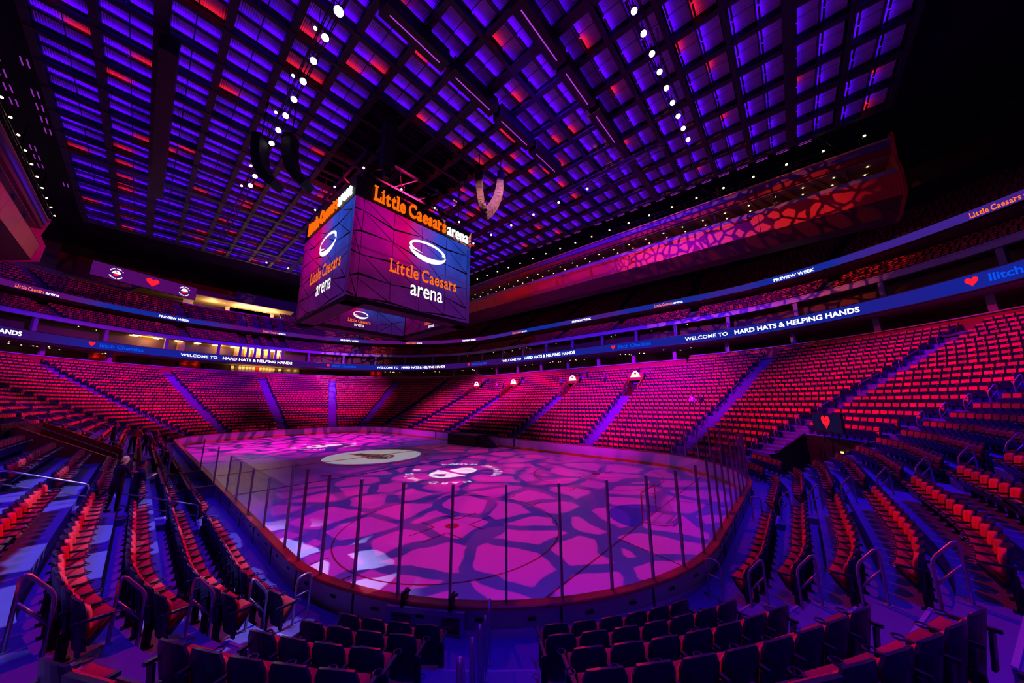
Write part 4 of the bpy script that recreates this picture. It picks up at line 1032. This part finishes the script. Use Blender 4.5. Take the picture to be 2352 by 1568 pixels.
def emblem(parent, F, cx, cy, k, z=.02):
    b = MB(); b.prism([(cx+x, cy+y) for x, y in dome(14, 1.1*k, .55*k)], F@Matrix.Translation((0, 0, z)), .004); b.box(cx-.62*k, cx+.62*k, cy-.07*k, cy, z, z+.004, F); b.build('hat_emblem', WLED, parent)
    b = MB(); b.prism([(cx+x*.3*k, cy+.27*k+y*.28*k) for x, y in heart(16)], F@Matrix.Translation((0, 0, z+.006)), .004); b.prism([(cx+x*.8*k, cy-.35*k+y*.6*k) for x, y in heart(16)], F@Matrix.Translation((0, 0, z-.004)), .004); b.build('heart_emblem', RLED, parent)
    b = MB()
    for s_, top in (('HARD HATS &', 1), ('HELPING HANDS', 0)):
        n = len(s_)
        for i, ch in enumerate(s_):
            if ch == ' ': continue
            a = (PI*.5+1.0-2.0*i/(n-1)) if top else (-PI*.5-1.0+2.0*i/(n-1)); g = glyphs(ch, .27*k, .03); wd = geo_w(g); rr = .86*k if top else 1.03*k
            ro = a-PI/2 if top else a+PI/2; c_, s2 = math.cos(ro), math.sin(ro)
            b.add([F@Vector((cx+rr*math.cos(a)+(x-wd/2)*c_-y*s2, cy-.05*k+rr*math.sin(a)+(x-wd/2)*s2+y*c_, z)) for x, y in g[0]], g[1])
    b.build('ring_lettering', WLED, parent)
emblem(vw, F, 3.0, 1.3, .95); emblem(vw, F, Wv-2.0, 1.3, .95)
b = MB(); b.prism([(Wv*.53+x*1.9, 1.3+y*1.7) for x, y in heart(30)], F@Matrix.Translation((0, 0, .02)), .004); b.build('big_heart', RLED, vw)

# ================================================================== TRUSSES, STAGE LIGHTS, SPEAKERS
LENS = emat('lens_lilac', (.9, .7, 1), 4.5); LENSC = emat('lens_cool', (.75, .95, 1), 4)
def truss(lab, a, c, n, w_=.5):
    o = thing('lighting_truss', lab, 'truss', group='lighting trusses'); a = Vector(a); c = Vector(c); d = (c-a); u = Vector((0, 0, w_/2)); r_ = d.cross(Vector((0, 0, 1))).normalized()*w_/2
    b = MB()
    for q in (u+r_, u-r_, -u+r_, -u-r_): b.beam(a+q, c+q, .06)
    b.build('chord', BLACKS, o); b = MB()
    for k in range(n):
        p0 = a+d*(k/n); p1 = a+d*((k+1)/n)
        for q in (r_, -r_): b.beam(p0+u+q if k % 2 else p0-u+q, p1-u+q if k % 2 else p1+u+q, .035)
    b.build('lacing', BLACKS, o); b = MB()
    for k in range(1, n, 6): b.beam(a+d*(k/n)+u, Vector(((a+d*(k/n)).x, (a+d*(k/n)).y, CZ)), .04)
    b.build('hanger', BLACKS, o)
truss('long black lighting truss over the left boards', (-11.9, -27, 28.3), (-11.9, 27, 28.3), 46)
truss('long black lighting truss over the far boards', (11.9, -27, 28.3), (11.9, 27, 28.3), 46)
truss('black lighting truss over the near goal', (-9, -28.7, 28.3), (10, -28.7, 28.3), 18)
truss('black lighting truss over the far goal', (-9, 28.7, 28.3), (10, 28.7, 28.3), 18)
hm = MB(); hm.tube([(0, 0, .34), (0, 0, .2), (0, 0, 0), (0, 0, -.22)], [.10, .17, .20, .21], 10); HOUS = hm.mesh('housing', BLACK)
lm = MB(); lm.disc((0, 0, -.225), (0, 0, -1), .185, 14, .012); LNM = {m: lm.mesh('lens', m) for m in (LENS, LENSC)}
ym = MB(); ym.beam((-.26, 0, 0), (-.26, 0, .45), .04); ym.beam((.26, 0, 0), (.26, 0, .45), .04); ym.beam((-.28, 0, .45), (.28, 0, .45), .04); YOKE = ym.mesh('yoke', BLACKS)
def stage_light(loc, target, lab, m=LENS, k=1.):
    o = thing('stage_light', lab, 'stage light', loc, 0, 'moving stage lights'); d = Vector(target)-Vector(loc); q = d.to_track_quat('-Z', 'Y')
    for nm, me in (('housing', HOUS), ('lens', LNM[m])):
        c_ = obj(nm, me, o); c_.rotation_euler = q.to_euler(); c_.scale = (k, k, k)
    obj('yoke', YOKE, o)
for k in range(13):
    stage_light((-11.9, -17.9+2.08*k, 27.6), (-15+.2*k, -30+.6*k, 4), 'lit round stage light, %s from the near end of the left truss' % nth(k), k=1.35 if k < 2 else 1.1)
for k in range(6):
    stage_light((-12.5, -14+4.3*k, 27.4), (-17, -26, 6), 'small cool stage light, %s along the left truss' % nth(k), LENSC, .55)
for k in range(9):
    stage_light((-.6+1.55*k, -28.7, 27.6), (-9+k*.4, -31, 5), 'lit round stage light, %s along the truss over the near goal' % nth(k), k=.95)
for k in range(11):
    stage_light((11.9, -19+3.6*k, 27.6), (-6, -24, 5), 'small lit stage light, %s along the far truss' % nth(k), k=.7)
for k in range(5):
    stage_light((-6+3*k, 28.7, 27.6), (-8, -20, 8), 'faint stage light, %s along the truss over the far goal' % nth(k), LENSC, .6)
for k, q in enumerate([(-6.2, -6.8, 25.6), (-2.6, -6.9, 25.4), (1.2, -6.9, 25.3), (4.5, -6.9, 25.2), (-6.9, -2.2, 25.6), (-6.9, 3.0, 25.4)]):
    stage_light(q, CAM, 'tiny bright fixture, %s along the top of the scoreboard' % nth(k), LENSC, .5)
SPK = mat('speaker_black', (.004, .004, .007), .7)
def line_array(lab, x, y, ztop, n, ang, curl):
    o = thing('speaker_array', lab, 'speaker', group='hanging speaker arrays'); p_ = Vector((x, y, ztop)); f = Vector((math.cos(ang), math.sin(ang), 0)); tilt = 0
    sd = Vector((-math.sin(ang), math.cos(ang), 0))
    for k in range(n):
        dn = Vector((0, 0, -1))*math.cos(tilt)-f*math.sin(tilt); fw = f*math.cos(tilt)-Vector((0, 0, 1))*math.sin(tilt)
        M = Matrix(((sd.x, fw.x, -dn.x, p_.x), (sd.y, fw.y, -dn.y, p_.y), (sd.z, fw.z, -dn.z, p_.z), (0, 0, 0, 1)))
        b = MB(); b.hexa([M@Vector(q) for q in ((-.55, -.35, -.36), (.55, -.35, -.36), (.62, .35, -.37), (-.62, .35, -.37), (-.55, -.35, 0), (.55, -.35, 0), (.62, .35, 0), (-.62, .35, 0))]); b.build('speaker_cabinet', SPK, o)
        p_ = p_+dn*.385; tilt += curl*(.3+k/n)
    b = MB(); b.beam((x, y, ztop), (x, y, CZ), .08); b.beam((x-.4*f.x, y-.4*f.y, ztop+.05), (x+.4*f.x, y+.4*f.y, ztop+.05), .12); b.build('hanger', BLACKS, o)
line_array('curved black speaker array left of the scoreboard, outer', -12.6, -1.2, 27.7, 14, 131*D2R, .105)
line_array('curved black speaker array left of the scoreboard, inner', -10.9, -3.1, 27.7, 14, 131*D2R, .105)
line_array('curved black speaker array right of the scoreboard, outer', 6.3, -11.6, 29.9, 14, -49*D2R, .085)
line_array('curved black speaker array right of the scoreboard, inner', 4.4, -10.2, 30.2, 14, 131*D2R, .03)
tw = thing('speaker_tower', 'tall straight black speaker column hung in front of the scoreboard sign', 'speaker', (-4.6, -7.75, 0))
for k in range(11): b = MB(); b.box(-.55, .55, -.4, .4, 26.0+.72*k, 26.68+.72*k); b.build('speaker_cabinet', SPK, tw)
b = MB(); b.box(-.25, .25, -.25, .25, 25.0, 26.0); b.build('lower_bracket', BLACKS, tw); b = MB(); b.beam((0, 0, 33.9), (0, 0, 36), .15); b.build('hanger', BLACKS, tw)

# ================================================================== THINGS ON AND AROUND THE ICE
# ---- goal
gl = thing('hockey_goal', 'hockey goal with red posts and white netting on the near goal line', 'goal', (0, -27.13, 0))
GP = mat('goal_post_red', (.55, .015, .02), .35); NET = mat('white_netting', (.85, .84, .88), .7)
b = MB(); b.tube([(-.915, 0, 0), (-.915, 0, 1.17), (-.87, 0, 1.22), (.87, 0, 1.22), (.915, 0, 1.17), (.915, 0, 0)], .03, 8); b.build('post_frame', GP, gl, True)
b = MB(); b.tube([(-.915, 0, .03), (-.95, -.5, .03), (-.75, -.95, .03), (-.3, -1.1, .03), (.3, -1.1, .03), (.75, -.95, .03), (.95, -.5, .03), (.915, 0, .03)], .03, 6); b.tube([(-.87, 0, 1.22), (-.62, -.48, 1.2), (.62, -.48, 1.2), (.87, 0, 1.22)], .022, 6); b.build('base_frame', mat('goal_white', (.75, .75, .78), .4), gl, True)
b = MB(); top = [Vector(q) for q in ((-.87, -.02, 1.2), (-.62, -.48, 1.2), (.62, -.48, 1.2), (.87, -.02, 1.2))]; bot = [Vector(q) for q in ((-.93, -.05, .04), (-.75, -.95, .04), (.75, -.95, .04), (.93, -.05, .04))]
for q in range(3):
    n_ = 20 if q == 1 else 10
    for k in range(n_+1):
        f = k/n_; b.beam(top[q].lerp(top[q+1], f), bot[q].lerp(bot[q+1], f), .006)
    for k in range(13):
        f = k/13; b.beam(top[q].lerp(bot[q], f), top[q+1].lerp(bot[q+1], f), .006)
tag(b.build('netting', NET, gl), None, None, None, 'stuff')
b = MB(); b.box(-.6, .6, -1.16, -1.1, .0, .22); b.build('back_pad', NET, gl)
# ---- black stage by the far boards
st = thing('black_stage', 'black skirted stage with steps against the far boards', 'stage', (11.9, -.5, 0))
SKIRT = mat('stage_skirt', (.008, .007, .012), .8)
b = MB(); b.box(-.95, .9, -2.7, 2.7, 0, 1.25); b.build('skirted_deck', SKIRT, st)
b = MB(); b.box(-1.0, .95, -2.75, 2.75, 1.25, 1.31); b.build('deck_top', mat('stage_top', (.05, .04, .07), .5), st)
for k in range(6): b = MB(); b.box(-.6, .7, -3.05-.35*k, -2.72-.35*k, 0, 1.08-.19*k); b.build('stair_tread', SKIRT, st); b = MB(); b.box(-.6, .7, -3.06-.35*k, -3.02-.35*k, 1.05-.19*k, 1.09-.19*k); b.build('tread_edge', mat('stage_edge', (.22, .18, .30), .5), st)
b = MB()
for q in (-.55, .65): b.tube([(q, -2.8, 1.3), (q, -2.8, 2.2), (q, -4.9, 1.05), (q, -4.9, .1)], .025, 6)
b.tube([(.85, -2.6, 1.3), (.85, -2.6, 2.3), (.85, 2.6, 2.3), (.85, 2.6, 1.3)], .025, 6); b.tube([(.85, 0, 1.3), (.85, 0, 2.3)], .025, 6); b.build('stage_rail', BLACKS, st)
ca = thing('tripod_camera', 'video camera on a tripod standing on the black stage', 'camera', (12.1, -1.3, 1.31))
b = MB(); [b.tube([(0, 0, 1.1), (.35*math.cos(a), .35*math.sin(a), 0)], .02, 5) for a in (0, 2.1, 4.2)]; b.build('tripod', BLACKS, ca)
b = MB(); b.box(-.35, .2, -.12, .12, 1.1, 1.4); b.box(-.5, -.35, -.08, .08, 1.16, 1.34); b.build('camera_body', BLACK, ca)
# ---- player box beside the left boards
bxs = thing('penalty_box', 'open player box with red bench behind the left boards', 'player box', (0, 0, 0))
GREYB = mat('box_panel', (.24, .21, .36), .5)
b = MB(); b.box(-15.0, -13.2, -9.9, -9.8, .2, 1.1); b.box(-15.0, -13.2, -4.3, -4.2, .2, 1.1); b.box(-15.1, -15.0, -9.9, -4.2, .2, 1.1); b.build('box_wall', GREYB, bxs)
b = MB(); b.box(-15.0, -13.2, -9.8, -4.3, .2, .26); b.build('box_floor', CONC_D, bxs)
b = MB(); b.box(-14.75, -14.35, -9.4, -4.6, .62, .68); b.build('bench_seat', CAPR, bxs)
b = MB(); [b.box(-14.6, -14.5, y, y+.08, .26, .62) for y in (-9.2, -7, -4.9)]; b.build('bench_leg', BLACKS, bxs)
b = MB(); b.box(-15.1, -13.2, -9.92, -9.78, 1.1, 1.14); b.box(-15.1, -13.2, -4.32, -4.18, 1.1, 1.14); b.build('box_cap', CAPR, bxs)
for k, y in enumerate((-9.85, -4.25)):
    b = MB(); b.box(-15.0, -13.3, y-.006, y+.006, 1.14, 3.0); b.build('glass_pane', GLASS, bxs); b = MB(); b.box(-15.03, -14.97, y-.03, y+.03, 1.14, 3.02); b.box(-13.32, -13.26, y-.03, y+.03, 1.14, 3.02); b.build('stanchion', POSTM, bxs)
# ---- metal hatch frame behind the near boards
hf = thing('metal_hatch_frame', 'low grey metal frame clamped behind the near boards', 'frame')
M = frame_at(seat_t(ang=212), .16); b = MB(); b.box(-.85, .85, 0, .12, .94, 1.04, M); b.build('top_bar', STEEL, hf)
for q in (-.8, .8): b = MB(); b.box(q-.05, q+.05, .02, .10, .0, .94, M); b.build('frame_leg', STEEL, hf)
for q in (-.55, .55): b = MB(); b.box(q-.2, q+.2, .03, .06, .25, .60, M); b.box(q-.2, q+.2, .03, .06, .70, .84, M); b.build('frame_plate', mat('frame_plate', (.20, .05, .08), .5), hf)
for q in (-.5, .55): b = MB(); b.box(q-.03, q+.03, -.1, .14, 1.04, 1.3, M); b.beam(M@Vector((q, .1, 1.28)), M@Vector((q+.15, .1, 1.36)), .04); b.build('clamp', BLACKS, hf)
# ---- painted crest at centre ice
CRR = mat('crest_red', (.30, .02, .015), .4); CRK = mat('crest_dark', (.05, .035, .03), .4); CRO = mat('crest_orange', (.85, .22, .02), .4)
cr = thing('centre_ice_crest', 'winged wheel crest with dark script lettering in the white centre circle', 'crest')
TOP = Matrix(((0, -1, 0, 0), (1, 0, 0, 0), (0, 0, 1, 0), (0, 0, 0, 1)))     # local x -> +Y, local y -> -X: reads from the far side
b = MB(); wh = MB()
ring(wh, 0, 0, 1.05, 1.35, 40); ring(wh, 0, 0, .60, .75, 32); ring(wh, 0, 0, 0, .22, 16)
for k in range(8): a = k*PI/4; wh.beam((.2*math.cos(a), .2*math.sin(a), ZL), (1.1*math.cos(a), 1.1*math.sin(a), ZL), .09, .002)
wh.v = [tuple(TOP@Vector((x-1.0, y-.2, .008))) for x, y, z in wh.v]; wh.build('wheel', CRR, cr)
b = MB()
for k in range(6):
    x1 = 3.4-.34*k; y0 = .95-.33*k; pl = [(-.9, y0-.1), (x1*.6, y0+.12), (x1, y0+.34), (x1*.72, y0-.10), (-.5, y0-.22)]
    b.add([TOP@Vector((x-.2, y, .009)) for x, y in pl], [tuple(range(5))])
b.build('wing', CRR, cr)
g = glyphs('Hockeytown', 1, .03); wd = geo_w(g); b = MB(); b.add([TOP@Vector(((x-wd/2)*1.05, y*1.5-.55+.12*x, .0105)) for x, y in g[0]], g[1]); b.build('script_lettering', CRK, cr)
b = MB()
for (a0, a1, n_) in ((200, 290, 20), (300, 330, 6), (20, 60, 10)):
    for k in range(n_):
        a = (a0+(a1-a0)*k/n_)*D2R; c_ = Vector((5.25*math.cos(a), 5.25*math.sin(a), .007)); t_ = Vector((-math.sin(a), math.cos(a), 0)); n2 = Vector((math.cos(a), math.sin(a), 0)); w2 = random.uniform(.08, .2)
        b.quad(c_-t_*w2-n2*.22, c_+t_*w2-n2*.22, c_+t_*w2+n2*.22, c_-t_*w2+n2*.22)
tag(b.build('rim_marks', CRO, cr), None, None, None, 'stuff')
# ---- projectors throwing the hat-and-fist picture on the ice through a cut stencil
def outline(g):
    cnt = {}
    for f in g[1]:
        for i in range(len(f)):
            e = (f[i], f[(i+1) % len(f)]); k = tuple(sorted(e)); cnt.setdefault(k, []).append(e)
    nx = {}
    for l in cnt.values():
        if len(l) == 1: nx[l[0][0]] = l[0][1]
    loops = []
    while nx:
        a = next(iter(nx)); lp = []
        while a in nx: lp.append(g[0][a]); a = nx.pop(a)
        if len(lp) > 2: loops.append(lp)
    return loops
def stencil_loops():
    L = []
    hat = [(-1.75, .25), (1.75, .25), (1.72, .42), (1.45, .45)]+[(1.35*math.cos(a*D2R), .50+1.55*math.sin(a*D2R)) for a in range(10, 175, 11)]+[(-1.45, .45), (-1.72, .42)]
    L.append(hat); L.append([(x*1.15, y*1.0+1.2) for x, y in heart(24)])
    L.append([(-1.3, .52), (1.3, .52), (1.3, .57), (-1.3, .57)])
    fist = [(-1.05, -.25), (-1.1, -.8), (-.95, -1.35), (-.5, -1.85), (.3, -2.0), (.75, -1.75), (.95, -1.2), (.98, -.35), (.6, -.1), (-.6, -.1)]
    L.append(fist)
    for q in (-.62, -.2, .22): L.append([(q, -.5), (q+.07, -.5), (q+.07, -1.25), (q, -1.25)])
    L.append([(-.75, -1.32), (.6, -1.32), (.6, -1.40), (-.75, -1.40)])
    for s_, topv in (('HARD HATS &', 1), ('HELPING HANDS', 0)):
        n = len(s_)
        for i, ch in enumerate(s_):
            if ch == ' ': continue
            a = (PI*.5+1.15-2.3*i/(n-1)) if topv else (-PI*.5-1.15+2.3*i/(n-1)); g = glyphs(ch, .85, .012); wd = geo_w(g); rr = 3.05 if topv else 3.65
            ro = a-PI/2 if topv else a+PI/2; c_, s2 = math.cos(ro), math.sin(ro)
            for lp in outline(g): L.append([(rr*math.cos(a)+(x-wd/2)*c_-y*s2, rr*math.sin(a)+(x-wd/2)*s2+y*c_) for x, y in lp])
    return L
SL = stencil_loops()
def projector(lab, x, y, zl, pw):
    o = thing('picture_projector', lab, 'projector', (x, y, zl), 0, 'picture projectors'); k = 1/zl
    cu = bpy.data.curves.new('stencil', 'CURVE'); cu.dimensions = '2D'; cu.fill_mode = 'BOTH'
    R_ = 4.9*k
    for lp in [[(R_*math.cos(2*PI*i/40), R_*math.sin(2*PI*i/40)) for i in range(40)]]+[[(-py*k, px*k) for px, py in q] for q in SL]:
        sp = cu.splines.new('POLY'); sp.points.add(len(lp)-1); sp.use_cyclic_u = True
        for i, (a, c_) in enumerate(lp): sp.points[i].co = (a, c_, 0, 1)
    tmp = bpy.data.objects.new('stencil', cu); me = bpy.data.meshes.new_from_object(tmp); bpy.data.objects.remove(tmp); me.materials.clear(); me.materials.append(BLACK)
    obj('stencil_plate', me, o, (0, 0, -1))
    b = MB(); n = 16; rr = R_*1.02
    b.tube([(0, 0, .18), (0, 0, .12), (0, 0, .10)], [.05, .14, rr*.9], n); b.add([(rr*math.cos(2*PI*i/n), rr*math.sin(2*PI*i/n), z) for z in (.1, -1.0) for i in range(n)], [(i, (i+1) % n, n+(i+1) % n, n+i) for i in range(n)]); b.build('housing', BLACK, o)
    b = MB(); b.tube([(0, 0, .15), (0, 0, CZ-zl-.1)], .03, 5); b.build('hanger', BLACKS, o)
    sp_ = spot('projector_lamp', (x, y, zl), (x, y, 0), (1, .93, .84), pw, 2*math.atan(4.6*k)/D2R, .02, None, .0015)
projector('small black projector over the near hard hat picture', .3, -12.45, 26.0, 30*K)
projector('small black projector over the far hard hat picture', -.2, 12.5, 26.0, 30*K)

# ================================================================== PEOPLE
SKIN = mat('skin', (.45, .24, .17), .5); HAIRD = mat('hair_dark', (.03, .02, .02), .6); HAIRF = mat('hair_fair', (.42, .20, .10), .6)
DARKC = mat('dark_cloth', (.012, .012, .022), .8); SUIT = mat('navy_suit', (.010, .012, .035), .7); ORNG = mat('orange_shirt', (.75, .13, .02), .7); BLUC = mat('blue_shirt', (.06, .07, .22), .7); LILC = mat('pale_shirt', (.45, .42, .55), .7)
def person(lab, loc, rz, top, legs, hair, lean=0., arms=None, sit=False, hold=None, k=1.0):
    """arms: ((elbow, hand) left, (elbow, hand) right) in body space; y forward, x to the person's right"""
    o = thing('person', lab, 'person', loc, rz)
    def L(x, y, z):                                    # lean the upper body forward about the hips
        if z > .92: dz = z-.92; return (x, y+dz*math.sin(lean), .92+dz*math.cos(lean))
        return (x, y, z)
    V = []; E_ = []; R_ = []; M_ = []
    def add(p_, r, m, par=None):
        V.append(p_); R_.append(r); M_.append(m)
        if par is not None: E_.append((par, len(V)-1))
        return len(V)-1
    pel = add(L(0, 0, .95), (.155, .115), 1); wai = add(L(0, 0, 1.10), (.15, .105), 0, pel); che = add(L(0, .0, 1.30), (.18, .12), 0, wai); sho = add(L(0, -.01, 1.44), (.13, .09), 0, che)
    nk = add(L(0, 0, 1.54), (.055, .055), 2, sho); h0 = add(L(0, .015, 1.62), (.075, .085), 2, nk); h1 = add(L(0, .015, 1.70), (.078, .098), 2, h0); add(L(0, .005, 1.775), (.055, .07), 2, h1); add(L(0, .115, 1.655), (.016, .018), 2, h0)
    if arms is None: arms = (((-.27, -.02, 1.16), (-.25, .10, .93)), ((.27, -.02, 1.16), (.25, .10, .93)))
    hands = []
    for sx, (el, ha) in zip((-1, 1), arms):
        s_ = add(L(sx*.19, -.01, 1.41), (.068, .062), 0, sho); m_ = add(L((sx*.21+el[0])/2, el[1]/2, (1.41+el[2])/2), (.054, .054), 0, s_); e = add(L(*el), (.046, .046), 0, m_)
        d = Vector(ha)-Vector(el); f1 = Vector(el)+d*.5; f = add(L(*f1), (.042, .042), 0, e); wv = add(L(*ha), (.028, .030), 2, f); dn = d.normalized()
        pa = add(L(*(Vector(ha)+dn*.07)), (.022, .040), 2, wv); hands.append(Vector(L(*(Vector(ha)+dn*.10))))
        side = dn.cross(Vector((0, 0, 1))); side = side.normalized() if side.length > .1 else Vector((1, 0, 0))
        for q, ln in ((-.030, .065), (-.010, .080), (.010, .076), (.030, .058)):
            b0 = Vector(ha)+dn*.10+side*q; f_ = add(L(*b0), (.009, .009), 2, pa); f_ = add(L(*(b0+dn*ln*.55+Vector((0, 0, -.012)))), (.008, .008), 2, f_); add(L(*(b0+dn*ln*.85+Vector((0, 0, -.035)))), (.0075, .0075), 2, f_)
        t_ = add(L(*(Vector(ha)+dn*.05-side*sx*.045)), (.010, .010), 2, pa); add(L(*(Vector(ha)+dn*.10-side*sx*.062)), (.009, .009), 2, t_)
    for sx in (-1, 1):
        if sit: kn, an = (sx*.12, .42, .93), (sx*.12, .44, .50)
        else: kn, an = (sx*.115, .03+.02*sx, .50), (sx*.12, -.01+.05*sx, .09)
        hp = add((sx*.09, 0, .90), (.105, .105), 1, pel); md_ = add(tuple((Vector((sx*.1, 0, .88))+Vector(kn))/2), (.088, .090), 1, hp); kk = add(kn, (.062, .064), 1, md_); cf = add(tuple(Vector(kn).lerp(Vector(an), .4)), (.060, .064), 1, kk); ak = add(an, (.042, .045), 1, cf)
        hl = add((an[0], an[1]-.03, an[2]-.045), (.042, .04), 3, ak); add((an[0]+sx*.02, an[1]+.17, an[2]-.055), (.042, .030), 3, hl)
    me = bpy.data.meshes.new('body_cage'); me.from_pydata(V, E_, []); tmp = bpy.data.objects.new('body_cage', me); C.objects.link(tmp)
    sk = tmp.modifiers.new('skin', 'SKIN'); sk.use_smooth_shade = True
    for i, sv in enumerate(me.skin_vertices[0].data): sv.radius = R_[i]; sv.use_root = (i == 0)
    ss = tmp.modifiers.new('sub', 'SUBSURF'); ss.levels = 1; ss.render_levels = 1
    dg = bpy.context.evaluated_depsgraph_get(); bm_ = bpy.data.meshes.new_from_object(tmp.evaluated_get(dg)); bpy.data.objects.remove(tmp)
    for m_ in (top, legs, SKIN, BLACK): bm_.materials.append(m_)
    VV = [Vector(q) for q in V]
    for p_ in bm_.polygons:
        c_ = p_.center; bi = min(range(len(VV)), key=lambda i: (VV[i]-c_).length-.6*max(R_[i])); p_.material_index = M_[bi]
    bo = obj('body', bm_, o); bo.scale = (k, k, k)
    hc = Vector(L(0, -.012, 1.715)); b = MB(); n1, n2 = 10, 7; vs = []
    for i in range(n2+1):
        a = PI*.62*i/n2
        for j in range(n1): q = 2*PI*j/n1; vs.append(hc+Vector((.088*math.sin(a)*math.cos(q), .108*math.sin(a)*math.sin(q)-(.03 if i == n2 else .0), .098*math.cos(a)-(.05 if math.sin(q) < -.2 and i == n2 else 0))))
    b.add(vs, [(i*n1+j, i*n1+(j+1) % n1, (i+1)*n1+(j+1) % n1, (i+1)*n1+j) for i in range(n2) for j in range(n1) if not (i >= n2-3 and math.sin(2*PI*(j+.5)/n1) > .25)]); ho = b.build('hair', hair, o, True); ho.scale = (k, k, k)
    b = MB()
    for sx in (-1, 1): b.disc(Vector(L(sx*.032, .098, 1.69)), (0, 1, .0), .011, 8, .006)
    e_ = b.build('eyes', BLACK, o); e_.scale = (k, k, k)
    b = MB(); c_ = Vector(L(0, .100, 1.605)); b.box(c_.x-.024, c_.x+.024, c_.y-.008, c_.y+.004, c_.z-.005, c_.z+.005); e_ = b.build('mouth', mat('lips', (.30, .08, .07), .5), o); e_.scale = (k, k, k)
    return o, hands
zf = lambda i: zrow(i)
FWD = ((-.27, .06, 1.18), (-.12, .34, 1.20)), ((.27, .06, 1.18), (.12, .34, 1.20))
person('woman with fair hair in black coat standing in the left side aisle', (-16.5, -15.65, zf(3)), -.9, DARKC, DARKC, HAIRF, .16, FWD, k=.97)
pm_, hd = person('man in dark suit looking down at a phone beside the fair-haired woman', (-16.05, -15.05, zf(2)), -1.15, SUIT, SUIT, HAIRD, .10, (((-.27, .05, 1.16), (-.10, .32, 1.26)), ((.27, .05, 1.16), (.10, .32, 1.26))), k=1.06)
ph = thing('phone', 'small phone held by the man in dark suit', 'phone', (0, 0, 0)); b = MB(); wp = pm_.matrix_basis@Vector((0, .44*1.06, 1.27*1.06)); b.box(wp.x-.04, wp.x+.04, wp.y-.02, wp.y+.02, wp.z-.05, wp.z+.08); b.build('phone_body', BLACK, ph)
person('man in orange shirt leaning forward by the red tunnel', (-16.3, 3.9, zf(3)), -.7, ORNG, DARKC, HAIRD, .55, FWD, k=1.08)
person('dark-clothed man seen beyond the orange-shirted man', (-15.6, 5.6, zf(2)), 2.4, DARKC, DARKC, HAIRD, .15)
person('person in blue jacket bending beside the left boards group', (-15.2, 9.6, zf(2)), 1.2, BLUC, DARKC, HAIRD, .5, FWD)
person('person in black standing at the back of the left boards group', (-14.9, 11.5, zf(1)), -2.2, DARKC, DARKC, HAIRF, .05)
person('person in grey-blue jacket standing high at the red tunnel rail', (-17.3, 4.6, zf(4)), -1.2, BLUC, DARKC, HAIRD, .05)
person('person in black by the left player box glass', (-14.6, 2.5, .3), .6, DARKC, DARKC, HAIRD, .1)
for lab, x, y, top, sit in (('dark figure standing beside the second far portal', 31.4, -7.6, DARKC, 0), ('person in blue standing in the far seats below the second portal', 28.2, -4.6, BLUC, 0), ('person in blue standing among the far seats between portals', 29.6, -11.5, BLUC, 0),
                           ('person in pale top standing left of the third far portal', 29.0, 10.6, LILC, 0), ('dark figure beside the person in pale top', 28.6, 8.6, DARKC, 0), ('seated person in pale top by a far aisle rail', 22.6, -24.5, LILC, 1), ('second seated person by the far aisle rail', 22.6, -25.3, DARKC, 1)):
    d_ = max(abs(x)-HX, 0) if abs(y) < SY else math.hypot(x-SX, abs(y)-SY)-CR; i_ = math.ceil((d_-1.4-RIS)/ROWD); person(lab, (x, y, zrow(i_)+(-.45 if sit else 0)), PI/2, top, DARKC, HAIRD, .1, FWD if not sit else None, sit=bool(sit))
